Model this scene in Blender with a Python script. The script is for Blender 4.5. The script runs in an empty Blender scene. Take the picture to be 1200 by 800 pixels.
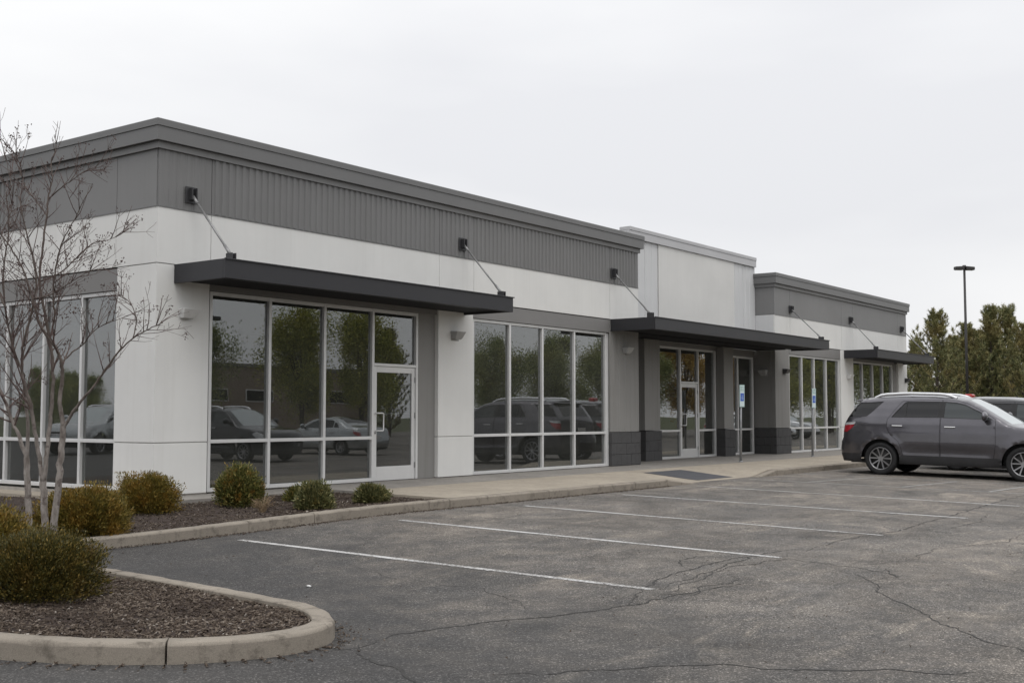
import bpy, bmesh, math, random
import numpy as np
from mathutils import Vector, Matrix, noise
from mathutils.geometry import delaunay_2d_cdt

random.seed(7)
S = bpy.context.scene
COL = S.collection

# ------------------------------------------------------------------ camera
cam_d = bpy.data.cameras.new('camera')
cam = bpy.data.objects.new('camera', cam_d)
COL.objects.link(cam)
cam_d.sensor_width = 36.0
cam_d.lens = 40.743
cam_d.clip_start = 0.1
cam_d.clip_end = 3000.0
CAM = Vector((-11.3277, -15.4629, 1.2737))
ROT = np.array([[0.596734964, -0.0510055083, 0.800815722],
                [-0.802438379, -0.0381487098, 0.595514336],
                [-0.000175575, 0.997969496, 0.0636934464]])
FPX = 1358.1
cam.matrix_world = Matrix(((ROT[0][0], ROT[0][1], -ROT[0][2], CAM.x),
                           (ROT[1][0], ROT[1][1], -ROT[1][2], CAM.y),
                           (ROT[2][0], ROT[2][1], -ROT[2][2], CAM.z),
                           (0, 0, 0, 1)))
S.camera = cam

# ------------------------------------------------------------------ sky, sun, exposure
SUN_DIR = Vector((-0.30, -0.36, 0.88)).normalized()      # towards the sun, veiled by cloud
SUN_EL = math.asin(SUN_DIR.z)
SUN_AZ = math.atan2(SUN_DIR.x, SUN_DIR.y)
W = bpy.data.worlds.new('World')
S.world = W
W.use_nodes = True
nt = W.node_tree
for n_ in list(nt.nodes):
    nt.nodes.remove(n_)
wo = nt.nodes.new('ShaderNodeOutputWorld')
bg = nt.nodes.new('ShaderNodeBackground')
bg.inputs['Strength'].default_value = 0.1
sky = nt.nodes.new('ShaderNodeTexSky')
sky.sky_type = 'NISHITA'
sky.sun_disc = False
sky.sun_elevation = SUN_EL
sky.sun_rotation = SUN_AZ
sky.dust_density = 4.0
sky.air_density = 1.0
tc = nt.nodes.new('ShaderNodeTexCoord')
mp = nt.nodes.new('ShaderNodeMapping')
mp.inputs['Scale'].default_value = (1.0, 1.0, 3.2)
nz = nt.nodes.new('ShaderNodeTexNoise')
nz.inputs['Scale'].default_value = 1.25
nz.inputs['Detail'].default_value = 5.0
nz.inputs['Roughness'].default_value = 0.5
rp = nt.nodes.new('ShaderNodeValToRGB')
rp.color_ramp.elements[0].position = 0.38
rp.color_ramp.elements[0].color = (0.83, 0.835, 0.86, 1)
rp.color_ramp.elements[1].position = 0.60
rp.color_ramp.elements[1].color = (0.965, 0.967, 0.972, 1)
sc_ = nt.nodes.new('ShaderNodeVectorMath')
sc_.operation = 'SCALE'
# overcast sky: brighter towards the zenith than at the horizon
sz = nt.nodes.new('ShaderNodeSeparateXYZ')
mr = nt.nodes.new('ShaderNodeMapRange')
mr.inputs['From Min'].default_value = 0.0
mr.inputs['From Max'].default_value = 1.0
mr.inputs['To Min'].default_value = 10.2
mr.inputs['To Max'].default_value = 17.2
nt.links.new(tc.outputs['Generated'], sz.inputs[0])
sq = nt.nodes.new('ShaderNodeMath')
sq.operation = 'POWER'
sq.inputs[1].default_value = 2.0
nt.links.new(sz.outputs['Z'], sq.inputs[0])
nt.links.new(sq.outputs[0], mr.inputs['Value'])
nt.links.new(mr.outputs['Result'], sc_.inputs['Scale'])
mx = nt.nodes.new('ShaderNodeMix')
mx.data_type = 'RGBA'
mx.inputs['Factor'].default_value = 0.93
L = nt.links.new
L(tc.outputs['Generated'], mp.inputs['Vector'])
L(mp.outputs['Vector'], nz.inputs['Vector'])
L(nz.outputs['Fac'], rp.inputs['Fac'])
L(rp.outputs['Color'], sc_.inputs[0])
L(sky.outputs['Color'], mx.inputs['A'])
L(sc_.outputs['Vector'], mx.inputs['B'])
L(mx.outputs['Result'], bg.inputs['Color'])
L(bg.outputs['Background'], wo.inputs['Surface'])

sun_d = bpy.data.lights.new('sun', 'SUN')
sun_d.energy = 0.8
sun_d.angle = math.radians(28)
sun_d.color = (1.0, 0.975, 0.94)
sun = bpy.data.objects.new('sun', sun_d)
COL.objects.link(sun)
sun.rotation_euler = (-SUN_DIR).to_track_quat('-Z', 'Y').to_euler()
sun.location = (0, 0, 30)

vs = S.view_settings
vs.view_transform = 'Standard'
vs.look = 'None'
vs.exposure = 0.0
vs.gamma = 1.0
vs.use_curve_mapping = False
S.cycles.max_bounces = 6
S.cycles.transparent_max_bounces = 12
S.cycles.caustics_reflective = False
S.cycles.caustics_refractive = False

# ------------------------------------------------------------------ materials
MATS = {}


class NT:
    """small helper round a material's node tree"""
    def __init__(s, name):
        s.m = bpy.data.materials.new(name)
        s.m.use_nodes = True
        s.t = s.m.node_tree
        s.b = s.t.nodes['Principled BSDF']
        s.o = s.t.nodes['Material Output']
        MATS[name] = s.m

    def n(s, kind, **kw):
        x = s.t.nodes.new('ShaderNode' + kind)
        for k, v in kw.items():
            if k[0] == '_':
                setattr(x, k[1:], v)
            else:
                x.inputs[k.replace('__', ' ')].default_value = v
        return x

    def l(s, a, b):
        s.t.links.new(a, b)

    def coord(s, scale=(1, 1, 1), kind='Object'):
        t = s.n('TexCoord')
        m = s.n('Mapping')
        m.inputs['Scale'].default_value = scale
        s.l(t.outputs[kind], m.inputs['Vector'])
        return m.outputs['Vector']

    def noise(s, vec, scale, detail=4.0, rough=0.55, dist=0.0):
        x = s.n('TexNoise', Scale=scale, Detail=detail, Roughness=rough, Distortion=dist)
        s.l(vec, x.inputs['Vector'])
        return x.outputs['Fac']

    def ramp(s, fac, stops):
        r = s.n('ValToRGB')
        cr = r.color_ramp
        while len(cr.elements) < len(stops):
            cr.elements.new(0.5)
        for e, (p, c) in zip(cr.elements, stops):
            e.position = p
            e.color = (c, c, c, 1) if isinstance(c, (int, float)) else (*c, 1)
        s.l(fac, r.inputs['Fac'])
        return r.outputs['Color']

    def mix(s, fac, a, b, mode='MIX'):
        m = s.n('Mix', _data_type='RGBA', _blend_type=mode)
        for sock, v in (('Factor', fac), ('A', a), ('B', b)):
            if isinstance(v, (int, float)):
                m.inputs[sock].default_value = v if sock == 'Factor' else (v, v, v, 1)
            elif isinstance(v, tuple):
                m.inputs[sock].default_value = (*v, 1)
            else:
                s.l(v, m.inputs[sock])
        return m.outputs['Result']

    def math(s, op, a, b=0.5):
        m = s.n('Math', _operation=op)
        for i, v in ((0, a), (1, b)):
            if isinstance(v, (int, float)):
                m.inputs[i].default_value = v
            else:
                s.l(v, m.inputs[i])
        return m.outputs[0]

    def bump(s, h, strength=0.3, dist=0.01):
        b = s.n('Bump', Strength=strength, Distance=dist)
        s.l(h, b.inputs['Height'])
        s.l(b.outputs['Normal'], s.b.inputs['Normal'])

    def color(s, c):
        if isinstance(c, tuple):
            s.b.inputs['Base Color'].default_value = (*c, 1)
        else:
            s.l(c, s.b.inputs['Base Color'])

    def set(s, **kw):
        for k, v in kw.items():
            s.b.inputs[k.replace('__', ' ')].default_value = v


def simple(name, col, rough=0.5, metal=0.0, var=0.08, scale=6.0, bump=0.0, bscale=60.0, spec=0.5, coat=0.0):
    n = NT(name)
    v = n.coord()
    f = n.noise(v, scale, 5.0)
    lo = tuple(c * (1 - var) for c in col)
    hi = tuple(min(1, c * (1 + var)) for c in col)
    n.color(n.ramp(f, [(0.3, lo), (0.7, hi)]))
    n.set(Roughness=rough, Metallic=metal)
    n.b.inputs['Specular IOR Level'].default_value = spec
    n.b.inputs['Coat Weight'].default_value = coat
    if bump:
        n.bump(n.noise(v, bscale, 3.0), bump, 0.01)
    return n.m


def wall_paint(name, col, streak=0.10, rough=0.8, tint=(0.55, 0.52, 0.47)):
    """rolled paint over panel: cloudy tone, faint vertical run marks, fine grain"""
    n = NT(name)
    v = n.coord()
    big = n.noise(v, 0.7, 5.0, 0.6)
    vs_ = n.coord((7.0, 7.0, 0.25))
    run = n.noise(vs_, 1.3, 4.0, 0.6)
    base = n.ramp(big, [(0.3, tuple(c * 0.93 for c in col)), (0.7, tuple(c * 1.03 for c in col))])
    dirt = n.ramp(run, [(0.50, 0.0), (0.78, 1.0)])
    fac = n.math('MULTIPLY', dirt, streak)
    n.color(n.mix(fac, base, tuple(c * t for c, t in zip(col, tint))))
    n.set(Roughness=rough)
    n.b.inputs['Specular IOR Level'].default_value = 0.3
    n.bump(n.noise(v, 140.0, 2.0), 0.12, 0.004)
    return n.m


wall_paint('white_panel', (0.74, 0.738, 0.718), 0.09)
wall_paint('light_panel', (0.655, 0.66, 0.665), 0.08)
wall_paint('tower_panel', (0.715, 0.71, 0.69), 0.08)
wall_paint('grey_wall', (0.255, 0.25, 0.24), 0.35)
wall_paint('dark_metal', (0.195, 0.194, 0.193), 0.18, rough=0.5)
wall_paint('dark_flat', (0.220, 0.219, 0.218), 0.10, rough=0.55)
wall_paint('cornice_metal', (0.170, 0.170, 0.170), 0.05, rough=0.45)
wall_paint('tower_trim', (0.52, 0.52, 0.53), 0.05, rough=0.5)
wall_paint('header_metal', (0.215, 0.21, 0.205), 0.06, rough=0.5)
wall_paint('canopy_metal', (0.036, 0.036, 0.040), 0.05, rough=0.42)
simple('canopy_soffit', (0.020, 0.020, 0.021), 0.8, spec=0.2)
simple('joint_black', (0.05, 0.049, 0.047), 0.9)
simple('reveal_grey', (0.34, 0.335, 0.32), 0.9)
simple('aluminium', (0.66, 0.66, 0.655), 0.38, 0.15, 0.04, 3.0)
simple('steel', (0.27, 0.27, 0.27), 0.45, 0.5, 0.1, 20.0)
simple('bracket_dark', (0.045, 0.045, 0.048), 0.5, 0.2)
simple('plinth', (0.33, 0.31, 0.28), 0.9, 0, 0.2, 5.0, 0.4, 50)
simple('lamp_white', (0.66, 0.66, 0.65), 0.45)
simple('lamp_grey', (0.33, 0.33, 0.325), 0.45)
simple('lamp_dark', (0.05, 0.05, 0.052), 0.45)
simple('lens', (0.30, 0.30, 0.28), 0.3)
simple('black_rubber', (0.02, 0.02, 0.021), 0.7)
simple('tyre', (0.015, 0.015, 0.016), 0.85, 0, 0.25, 14.0)
simple('rim', (0.36, 0.36, 0.37), 0.28, 0.9, 0.08)
simple('rim_back', (0.03, 0.03, 0.03), 0.7)
simple('chrome', (0.72, 0.72, 0.73), 0.12, 1.0, 0.03)
simple('rail_silver', (0.74, 0.745, 0.76), 0.3, 0.5, 0.03)
simple('head_glass', (0.55, 0.56, 0.57), 0.12, 0.3, 0.2, 18.0, coat=1.0)
simple('plate_white', (0.7, 0.7, 0.68), 0.5)
simple('red_plastic', (0.42, 0.012, 0.012), 0.3, coat=0.5)
simple('tail_red', (0.30, 0.012, 0.022), 0.18, 0, 0.2, 12.0, coat=1.0)
simple('interior', (0.30, 0.30, 0.29), 0.9)
simple('interior_floor', (0.30, 0.28, 0.25), 0.8)
simple('sign_white', (0.66, 0.76, 0.78), 0.5)
simple('sign_blue', (0.02, 0.10, 0.50), 0.5)
simple('sign_green', (0.06, 0.30, 0.20), 0.5)
simple('galvanised', (0.33, 0.34, 0.35), 0.5, 0.5, 0.15, 18.0)
simple('pole_paint', (0.03, 0.028, 0.027), 0.5)
simple('mat_grey', (0.066, 0.067, 0.075), 0.8, 0, 0.12, 3.0, 0.5, 50)


def car_paint(name, col):
    n = NT(name)
    v = n.coord()
    f = n.noise(v, 3.0, 5.0)
    n.color(n.ramp(f, [(0.3, tuple(c * 0.9 for c in col)), (0.7, tuple(c * 1.08 for c in col))]))
    n.set(Roughness=0.28, Metallic=0.8)
    n.b.inputs['Coat Weight'].default_value = 1.0
    n.b.inputs['Coat Roughness'].default_value = 0.04
    return n.m


car_paint('paint_graphite', (0.098, 0.094, 0.106))
car_paint('paint_black', (0.030, 0.030, 0.034))
car_paint('paint_charcoal', (0.05, 0.052, 0.058))
car_paint('paint_silver', (0.40, 0.42, 0.43))
car_paint('paint_white', (0.72, 0.73, 0.74))
car_paint('paint_red', (0.30, 0.02, 0.02))
simple('cladding', (0.028, 0.028, 0.030), 0.6, 0, 0.15)


def glass_mat(name, tint, ior, refl=0.95):
    """tinted double glazing: two mirror surfaces per face by Fresnel, the rest seen through dark tint"""
    n = NT(name)
    n.t.nodes.remove(n.b)
    g = n.n('NewGeometry')
    idx = n.math('ADD', n.math('MULTIPLY', g.outputs['Backfacing'], 1.0 / ior - ior), ior)
    fr = n.n('Fresnel')
    n.l(idx, fr.inputs['IOR'])
    R_ = fr.outputs['Fac']
    two = n.math('DIVIDE', n.math('MULTIPLY', R_, 2.0), n.math('ADD', R_, 1.0))
    gl = n.n('BsdfGlossy', Roughness=0.0)
    gl.inputs['Color'].default_value = (refl * 0.97, refl * 0.985, refl, 1)
    wob = n.noise(n.coord(), 0.55, 2.0, 0.5)
    bp = n.n('Bump', Strength=0.09, Distance=0.02)
    n.l(wob, bp.inputs['Height'])
    n.l(bp.outputs['Normal'], gl.inputs['Normal'])
    tr = n.n('BsdfTransparent')
    tr.inputs['Color'].default_value = (*tint, 1)
    ms = n.n('MixShader')
    n.l(two, ms.inputs['Fac'])
    n.l(tr.outputs['BSDF'], ms.inputs[1])
    n.l(gl.outputs['BSDF'], ms.inputs[2])
    # thin film of dust on the outside, mixed in as haze to lift dark panes
    df = n.n('BsdfDiffuse')
    df.inputs['Color'].default_value = (0.5, 0.5, 0.46, 1)
    film = n.n('MixShader')
    n.l(n.ramp(n.noise(n.coord(), 1.4, 5.0), [(0.3, 0.028), (0.7, 0.050)]), film.inputs['Fac'])
    n.l(ms.outputs['Shader'], film.inputs[1])
    n.l(df.outputs['BSDF'], film.inputs[2])
    n.l(film.outputs['Shader'], n.o.inputs['Surface'])
    return n.m


glass_mat('tinted_glass', (0.52, 0.54, 0.53), 1.74)


def car_glass(name, col, spec=0.5):
    n = NT(name)
    n.color(col)
    n.set(Roughness=0.03, IOR=1.5)
    return n.m


car_glass('privacy_glass', (0.006, 0.006, 0.007))
car_glass('clear_glass', (0.045, 0.052, 0.054))
car_glass('screen_glass_sky_tone', (0.46, 0.50, 0.505))  # pale base colour stands in for sky reflected in the windshield


def asphalt():
    n = NT('asphalt')
    v = n.coord()
    big = n.noise(v, 0.16, 6.0, 0.6, 0.6)
    streak = n.noise(n.coord((0.25, 1.0, 1.0)), 0.9, 6.0, 0.65, 0.8)
    mid = n.noise(v, 2.2, 6.0, 0.65)
    base = n.ramp(big, [(0.34, (0.106, 0.099, 0.091)), (0.50, (0.147, 0.135, 0.121)), (0.68, (0.194, 0.172, 0.148))])
    base = n.mix(n.ramp(streak, [(0.42, 0.0), (0.72, 0.6)]), base, (0.255, 0.222, 0.188))
    base = n.mix(n.ramp(mid, [(0.38, 0.55), (0.60, 0.0)]), base, (0.088, 0.085, 0.083))
    blot = n.noise(v, 0.75, 7.0, 0.72, 0.9)
    base = n.mix(1.0, base, n.ramp(blot, [(0.28, 0.55), (0.50, 1.0), (0.70, 1.42)]), 'MULTIPLY')
    sand = n.noise(n.coord((0.6, 1.5, 1.0)), 0.62, 7.0, 0.75, 1.2)
    base = n.mix(n.ramp(sand, [(0.55, 0.0), (0.68, 0.72)]), base, (0.30, 0.265, 0.222))
    # newer sealed band by the planting island, ragged edge
    g = n.n('NewGeometry')
    sp = n.n('SeparateXYZ')
    n.l(g.outputs['Position'], sp.inputs[0])
    d = n.math('ADD', sp.outputs['X'], n.math('MULTIPLY', mid, 5.0))
    d2 = n.math('ADD', n.math('MULTIPLY', sp.outputs['Y'], -0.55), d)
    seal = n.ramp(n.math('MULTIPLY', n.math('ADD', d2, 2.0), 0.1), [(0.45, 0.85), (0.95, 0.0)])
    base = n.mix(seal, base, (0.050, 0.049, 0.049))
    # aggregate
    vo = n.n('TexVoronoi', Scale=92.0)
    n.l(v, vo.inputs['Vector'])
    sx = n.n('SeparateColor')
    n.l(vo.outputs['Color'], sx.inputs['Color'])
    stone = n.ramp(sx.outputs['Red'], [(0.0, 0.45), (0.45, 0.82), (0.80, 1.15), (0.93, 2.0), (1.0, 3.2)])
    wear = n.noise(v, 0.8, 5.0, 0.7)
    base = n.mix(n.ramp(wear, [(0.25, 0.35), (0.65, 1.0)]), base, n.mix(1.0, base, stone, 'MULTIPLY'))
    fine = n.noise(v, 260.0, 2.0)
    base = n.mix(1.0, base, n.ramp(fine, [(0.3, 0.78), (0.7, 1.22)]), 'MULTIPLY')
    n.color(base)
    n.set(Roughness=0.88)
    n.b.inputs['Specular IOR Level'].default_value = 0.35
    n.bump(n.math('ADD', n.math('MULTIPLY', sx.outputs['Red'], 0.6), fine), 0.55, 0.006)


asphalt()


def concrete(name, col, dark, grain=0.5):
    n = NT(name)
    v = n.coord()
    big = n.noise(v, 0.9, 6.0, 0.65, 0.3)
    mid = n.noise(v, 7.0, 5.0, 0.7)
    fine = n.noise(v, 160.0, 3.0, 0.7)
    c = n.ramp(big, [(0.3, tuple(x * 0.80 for x in col)), (0.7, tuple(x * 1.08 for x in col))])
    c = n.mix(n.ramp(mid, [(0.52, 0.0), (0.70, 0.8)]), c, dark)
    c = n.mix(1.0, c, n.ramp(fine, [(0.3, 1 - 0.25 * grain), (0.7, 1 + 0.25 * grain)]), 'MULTIPLY')
    n.color(c)
    n.set(Roughness=0.9)
    n.b.inputs['Specular IOR Level'].default_value = 0.3
    n.bump(n.math('ADD', fine, mid), 0.35, 0.006)


concrete('curb_concrete', (0.285, 0.252, 0.210), (0.115, 0.100, 0.082), 1.0)
concrete('walk_tan', (0.375, 0.330, 0.268), (0.25, 0.22, 0.185))
concrete('walk_grey', (0.275, 0.258, 0.235), (0.155, 0.148, 0.14))
concrete('block', (0.082, 0.081, 0.082), (0.058, 0.058, 0.06), 1.0)


def island_mat(name, ramp, rough=0.85, extra_noise=None, spec=0.3, bumpn=False):
    """colour varies from piece to piece of one mesh"""
    n = NT(name)
    g = n.n('NewGeometry')
    c = n.ramp(g.outputs['Random Per Island'], ramp)
    if extra_noise:
        sc, col, lo, hi = extra_noise
        f = n.noise(n.coord(), sc, 4.0)
        c = n.mix(n.ramp(f, [(lo, 0.0), (hi, 0.85)]), c, col)
    n.color(c)
    n.set(Roughness=rough)
    n.b.inputs['Specular IOR Level'].default_value = spec
    return n


island_mat('mulch_chip', [(0.0, (0.040, 0.028, 0.020)), (0.45, (0.082, 0.061, 0.045)), (0.8, (0.15, 0.12, 0.094)), (0.97, (0.20, 0.165, 0.135)), (1.0, (0.42, 0.38, 0.34))], 0.9, (1.7, (0.040, 0.028, 0.021), 0.46, 0.66))


def mulch():
    n = NT('mulch')
    v = n.coord()
    a = n.noise(v, 45.0, 4.0, 0.7)
    b = n.noise(v, 1.6, 5.0, 0.6)
    c = n.ramp(a, [(0.3, (0.022, 0.015, 0.012)), (0.55, (0.062, 0.043, 0.034)), (0.75, (0.12, 0.09, 0.072))])
    c = n.mix(n.ramp(b, [(0.4, 0.0), (0.7, 0.5)]), c, (0.045, 0.029, 0.024))
    n.color(c)
    n.set(Roughness=0.95)
    n.bump(a, 0.9, 0.03)


mulch()


def leaf_mat(name, ramp, tip, sc=5.0, lo=0.45, hi=0.7):
    n = island_mat(name, ramp, 0.55, (sc, tip, lo, hi), 0.35)
    n.b.inputs['Subsurface Weight'].default_value = 0.0
    return n


leaf_mat('leaf_dark', [(0.0, (0.029, 0.031, 0.008)), (0.5, (0.072, 0.065, 0.015)), (0.85, (0.142, 0.107, 0.023)), (1.0, (0.252, 0.173, 0.043))], (0.150, 0.085, 0.020), 5.5, 0.54, 0.78)
leaf_mat('leaf_olive', [(0.0, (0.054, 0.050, 0.009)), (0.5, (0.136, 0.110, 0.020)), (0.85, (0.228, 0.165, 0.031)), (1.0, (0.334, 0.234, 0.059))], (0.258, 0.137, 0.021), 6.0, 0.46, 0.7)
leaf_mat('leaf_green', [(0.0, (0.039, 0.051, 0.013)), (0.5, (0.103, 0.110, 0.027)), (0.85, (0.187, 0.171, 0.046)), (1.0, (0.340, 0.253, 0.081))], (0.305, 0.149, 0.025), 6.5, 0.55, 0.72)
leaf_mat('leaf_blue', [(0.0, (0.052, 0.062, 0.023)), (0.5, (0.115, 0.120, 0.046)), (0.85, (0.194, 0.185, 0.075)), (1.0, (0.314, 0.262, 0.107))], (0.240, 0.154, 0.032), 7.0, 0.60, 0.78)
leaf_mat('pine_needle', [(0.0, (0.077, 0.100, 0.045)), (0.5, (0.184, 0.196, 0.085)), (0.85, (0.318, 0.309, 0.133)), (1.0, (0.459, 0.385, 0.192))], (0.301, 0.218, 0.080), 0.5, 0.46, 0.72)
leaf_mat('spring_leaf', [(0.0, (0.155, 0.182, 0.042)), (0.5, (0.309, 0.337, 0.073)), (1.0, (0.562, 0.533, 0.130))], (0.393, 0.337, 0.078), 0.5, 0.5, 0.75)
leaf_mat('dark_leaf', [(0.0, (0.123, 0.160, 0.056)), (0.5, (0.262, 0.294, 0.107)), (1.0, (0.436, 0.461, 0.178))], (0.305, 0.252, 0.072), 0.5, 0.5, 0.75)
leaf_mat('autumn_leaf', [(0.0, (0.252, 0.164, 0.040)), (0.5, (0.428, 0.277, 0.070)), (1.0, (0.605, 0.428, 0.126))], (0.403, 0.202, 0.076), 0.5, 0.5, 0.75)
simple('dry_twig', (0.26, 0.19, 0.115), 0.9, 0, 0.35, 30)
simple('seed', (0.075, 0.050, 0.044), 0.9, 0, 0.4, 30)
simple('grass', (0.065, 0.075, 0.025), 0.95, 0, 0.3, 0.4)


def bark(name, lo, hi, spot):
    n = NT(name)
    v = n.coord((1, 1, 0.35))
    f = n.noise(v, 22.0, 5.0, 0.65)
    c = n.ramp(f, [(0.35, lo), (0.65, hi)])
    g = n.noise(n.coord(), 14.0, 3.0)
    c = n.mix(n.ramp(g, [(0.58, 0.0), (0.66, 0.8)]), c, spot)
    n.color(c)
    n.set(Roughness=0.9)
    n.bump(f, 0.4, 0.006)


def bark_aged():
    """smooth pale bark on the old wood, brown on the young wood above"""
    n = NT('bark_stem')
    f = n.noise(n.coord((1, 1, 0.35)), 22.0, 5.0, 0.65)
    pale = n.ramp(f, [(0.35, (0.17, 0.145, 0.128)), (0.65, (0.34, 0.31, 0.285))])
    brown = n.ramp(f, [(0.35, (0.075, 0.058, 0.050)), (0.65, (0.155, 0.125, 0.108))])
    t = n.n('TexCoord')
    sp = n.n('SeparateXYZ')
    n.l(t.outputs['Object'], sp.inputs[0])
    patch = n.noise(n.coord(), 9.0, 4.0)
    h = n.math('ADD', sp.outputs['Z'], n.math('MULTIPLY', patch, 1.2))
    c = n.mix(n.ramp(n.math('MULTIPLY', h, 0.4), [(0.62, 0.0), (1.0, 1.0)]), pale, brown)
    g = n.noise(n.coord(), 15.0, 3.0)
    c = n.mix(n.ramp(g, [(0.56, 0.0), (0.64, 0.75)]), c, (0.10, 0.078, 0.068))
    n.color(c)
    n.set(Roughness=0.9)
    n.bump(f, 0.4, 0.006)


bark_aged()
bark('bark_twig', (0.085, 0.056, 0.050), (0.145, 0.105, 0.094), (0.065, 0.043, 0.038))
bark('bark_dark', (0.045, 0.036, 0.028), (0.09, 0.075, 0.06), (0.03, 0.025, 0.02))


def line_paint(name='line_paint'):
    n = NT(name)
    v = n.coord()
    w = n.noise(v, 38.0, 4.0, 0.75)
    b = n.noise(v, 1.1, 4.0)
    f = n.math('ADD', w, n.math('MULTIPLY', b, 0.5))
    c = n.ramp(f, [(0.50, (0.60, 0.60, 0.60)), (0.74, (0.50, 0.495, 0.485)), (0.84, (0.16, 0.152, 0.142))])
    n.color(c)
    n.set(Roughness=0.8)


line_paint()


def worn_paint():
    n = NT('worn_paint')
    v = n.coord()
    f = n.noise(v, 30.0, 5.0, 0.8)
    c = n.ramp(f, [(0.44, (0.40, 0.395, 0.385)), (0.58, (0.14, 0.132, 0.122))])
    n.color(c)
    n.set(Roughness=0.85)


worn_paint()
simple('crack_dark', (0.040, 0.038, 0.036), 0.95, 0, 0.4, 20)


def brick_far():
    n = NT('brick_far')
    v = n.coord()
    br = n.n('TexBrick', Scale=4.0)
    br.inputs['Color1'].default_value = (0.36, 0.18, 0.095, 1)
    br.inputs['Color2'].default_value = (0.42, 0.215, 0.12, 1)
    br.inputs['Mortar'].default_value = (0.25, 0.2, 0.16, 1)
    n.l(v, br.inputs['Vector'])
    n.color(br.outputs['Color'])
    n.set(Roughness=0.9)


brick_far()


# ------------------------------------------------------------------ mesh helpers
def tag(o, label=None, cat=None, group=None, kind=None):
    if label:
        o['label'] = label
    if cat:
        o['category'] = cat
    if group:
        o['group'] = group
    if kind:
        o['kind'] = kind
    return o


def empty(name, loc=(0, 0, 0), rz=0.0, parent=None):
    o = bpy.data.objects.new(name, None)
    o.empty_display_size = 0.2
    COL.objects.link(o)
    o.location = loc
    o.rotation_euler = (0, 0, rz)
    o.parent = parent
    return o


def link(name, me, mat=None, parent=None, loc=None):
    if mat and not me.materials:
        me.materials.append(MATS[mat])
    o = bpy.data.objects.new(name, me)
    COL.objects.link(o)
    o.parent = parent
    if loc is not None:
        o.location = loc
    return o


def mesh_np(name, V, F, smooth=False):
    """fast mesh from numpy verts (n,3) and faces (m,k)"""
    me = bpy.data.meshes.new(name)
    V = np.asarray(V, dtype=np.float32)
    F = np.asarray(F, dtype=np.int32)
    me.vertices.add(len(V))
    me.vertices.foreach_set('co', V.ravel())
    k = F.shape[1]
    me.loops.add(F.size)
    me.loops.foreach_set('vertex_index', F.ravel())
    me.polygons.add(len(F))
    me.polygons.foreach_set('loop_start', np.arange(0, F.size, k, dtype=np.int32))
    me.polygons.foreach_set('loop_total', np.full(len(F), k, dtype=np.int32))
    if smooth:
        me.polygons.foreach_set('use_smooth', np.ones(len(F), dtype=bool))
    me.update(calc_edges=True)
    me.validate()
    return me


def finish(name, bm, smooth=False, recalc=True):
    if recalc:
        bmesh.ops.recalc_face_normals(bm, faces=bm.faces)
    if smooth:
        for f in bm.faces:
            f.smooth = True
    me = bpy.data.meshes.new(name)
    bm.to_mesh(me)
    bm.free()
    return me


def add_hexa(bm, c8, bevel=0.0):
    """box from 8 corners: 4 bottom ring, 4 top ring"""
    v = [bm.verts.new(c) for c in c8]
    fs = [(3, 2, 1, 0), (4, 5, 6, 7), (0, 1, 5, 4), (1, 2, 6, 5), (2, 3, 7, 6), (3, 0, 4, 7)]
    faces = [bm.faces.new([v[i] for i in f]) for f in fs]
    if bevel > 0:
        es = set()
        for f in faces:
            es.update(f.edges)
        bmesh.ops.bevel(bm, geom=list(es), offset=bevel, segments=1, affect='EDGES', profile=0.5)
    return v


def box8(x0, x1, y0, y1, z0, z1):
    return [(x0, y0, z0), (x1, y0, z0), (x1, y1, z0), (x0, y1, z0), (x0, y0, z1), (x1, y0, z1), (x1, y1, z1), (x0, y1, z1)]


def box(name, x0, x1, y0, y1, z0, z1, mat, parent=None, bevel=0.0):
    bm = bmesh.new()
    add_hexa(bm, box8(x0, x1, y0, y1, z0, z1), bevel)
    return link(name, finish(name, bm), mat, parent)


def tube_np(path, radii, sides=6):
    """vertices and quads of a tube along a polyline"""
    P = [Vector(p) for p in path]
    V, F = [], []
    n = len(P)
    ref = None
    for i in range(n):
        t = (P[min(i + 1, n - 1)] - P[max(i - 1, 0)])
        if t.length < 1e-9:
            t = Vector((0, 0, 1))
        t.normalize()
        if ref is None:
            ref = t.orthogonal().normalized()
        u = (ref - t * ref.dot(t))
        if u.length < 1e-6:
            u = t.orthogonal()
        u.normalize()
        ref = u
        w = t.cross(u)
        for k in range(sides):
            a = 2 * math.pi * k / sides
            q = P[i] + (u * math.cos(a) + w * math.sin(a)) * radii[i]
            V.append((q.x, q.y, q.z))
    for i in range(n - 1):
        for k in range(sides):
            a = i * sides + k
            b = i * sides + (k + 1) % sides
            F.append((a, b, b + sides, a + sides))
    return V, F


class Acc:
    """accumulate tubes / quads into one mesh"""
    def __init__(s):
        s.V, s.F = [], []

    def add(s, V, F):
        o = len(s.V)
        s.V.extend(V)
        s.F.extend([tuple(i + o for i in f) for f in F])

    def tube(s, path, radii, sides=6, cap=True):
        V, F = tube_np(path, radii, sides)
        n = len(V)
        if cap and sides == 4:
            F = F + [(3, 2, 1, 0), (n - 4, n - 3, n - 2, n - 1)]
        s.add(V, F)

    def box(s, x0, x1, y0, y1, z0, z1):
        s.add(box8(x0, x1, y0, y1, z0, z1), [(3, 2, 1, 0), (4, 5, 6, 7), (0, 1, 5, 4), (1, 2, 6, 5), (2, 3, 7, 6), (3, 0, 4, 7)])

    def mesh(s, name, smooth=False):
        me = bpy.data.meshes.new(name)
        me.from_pydata(s.V, [], s.F)
        if smooth:
            for p in me.polygons:
                p.use_smooth = True
        me.update()
        return me


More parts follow.
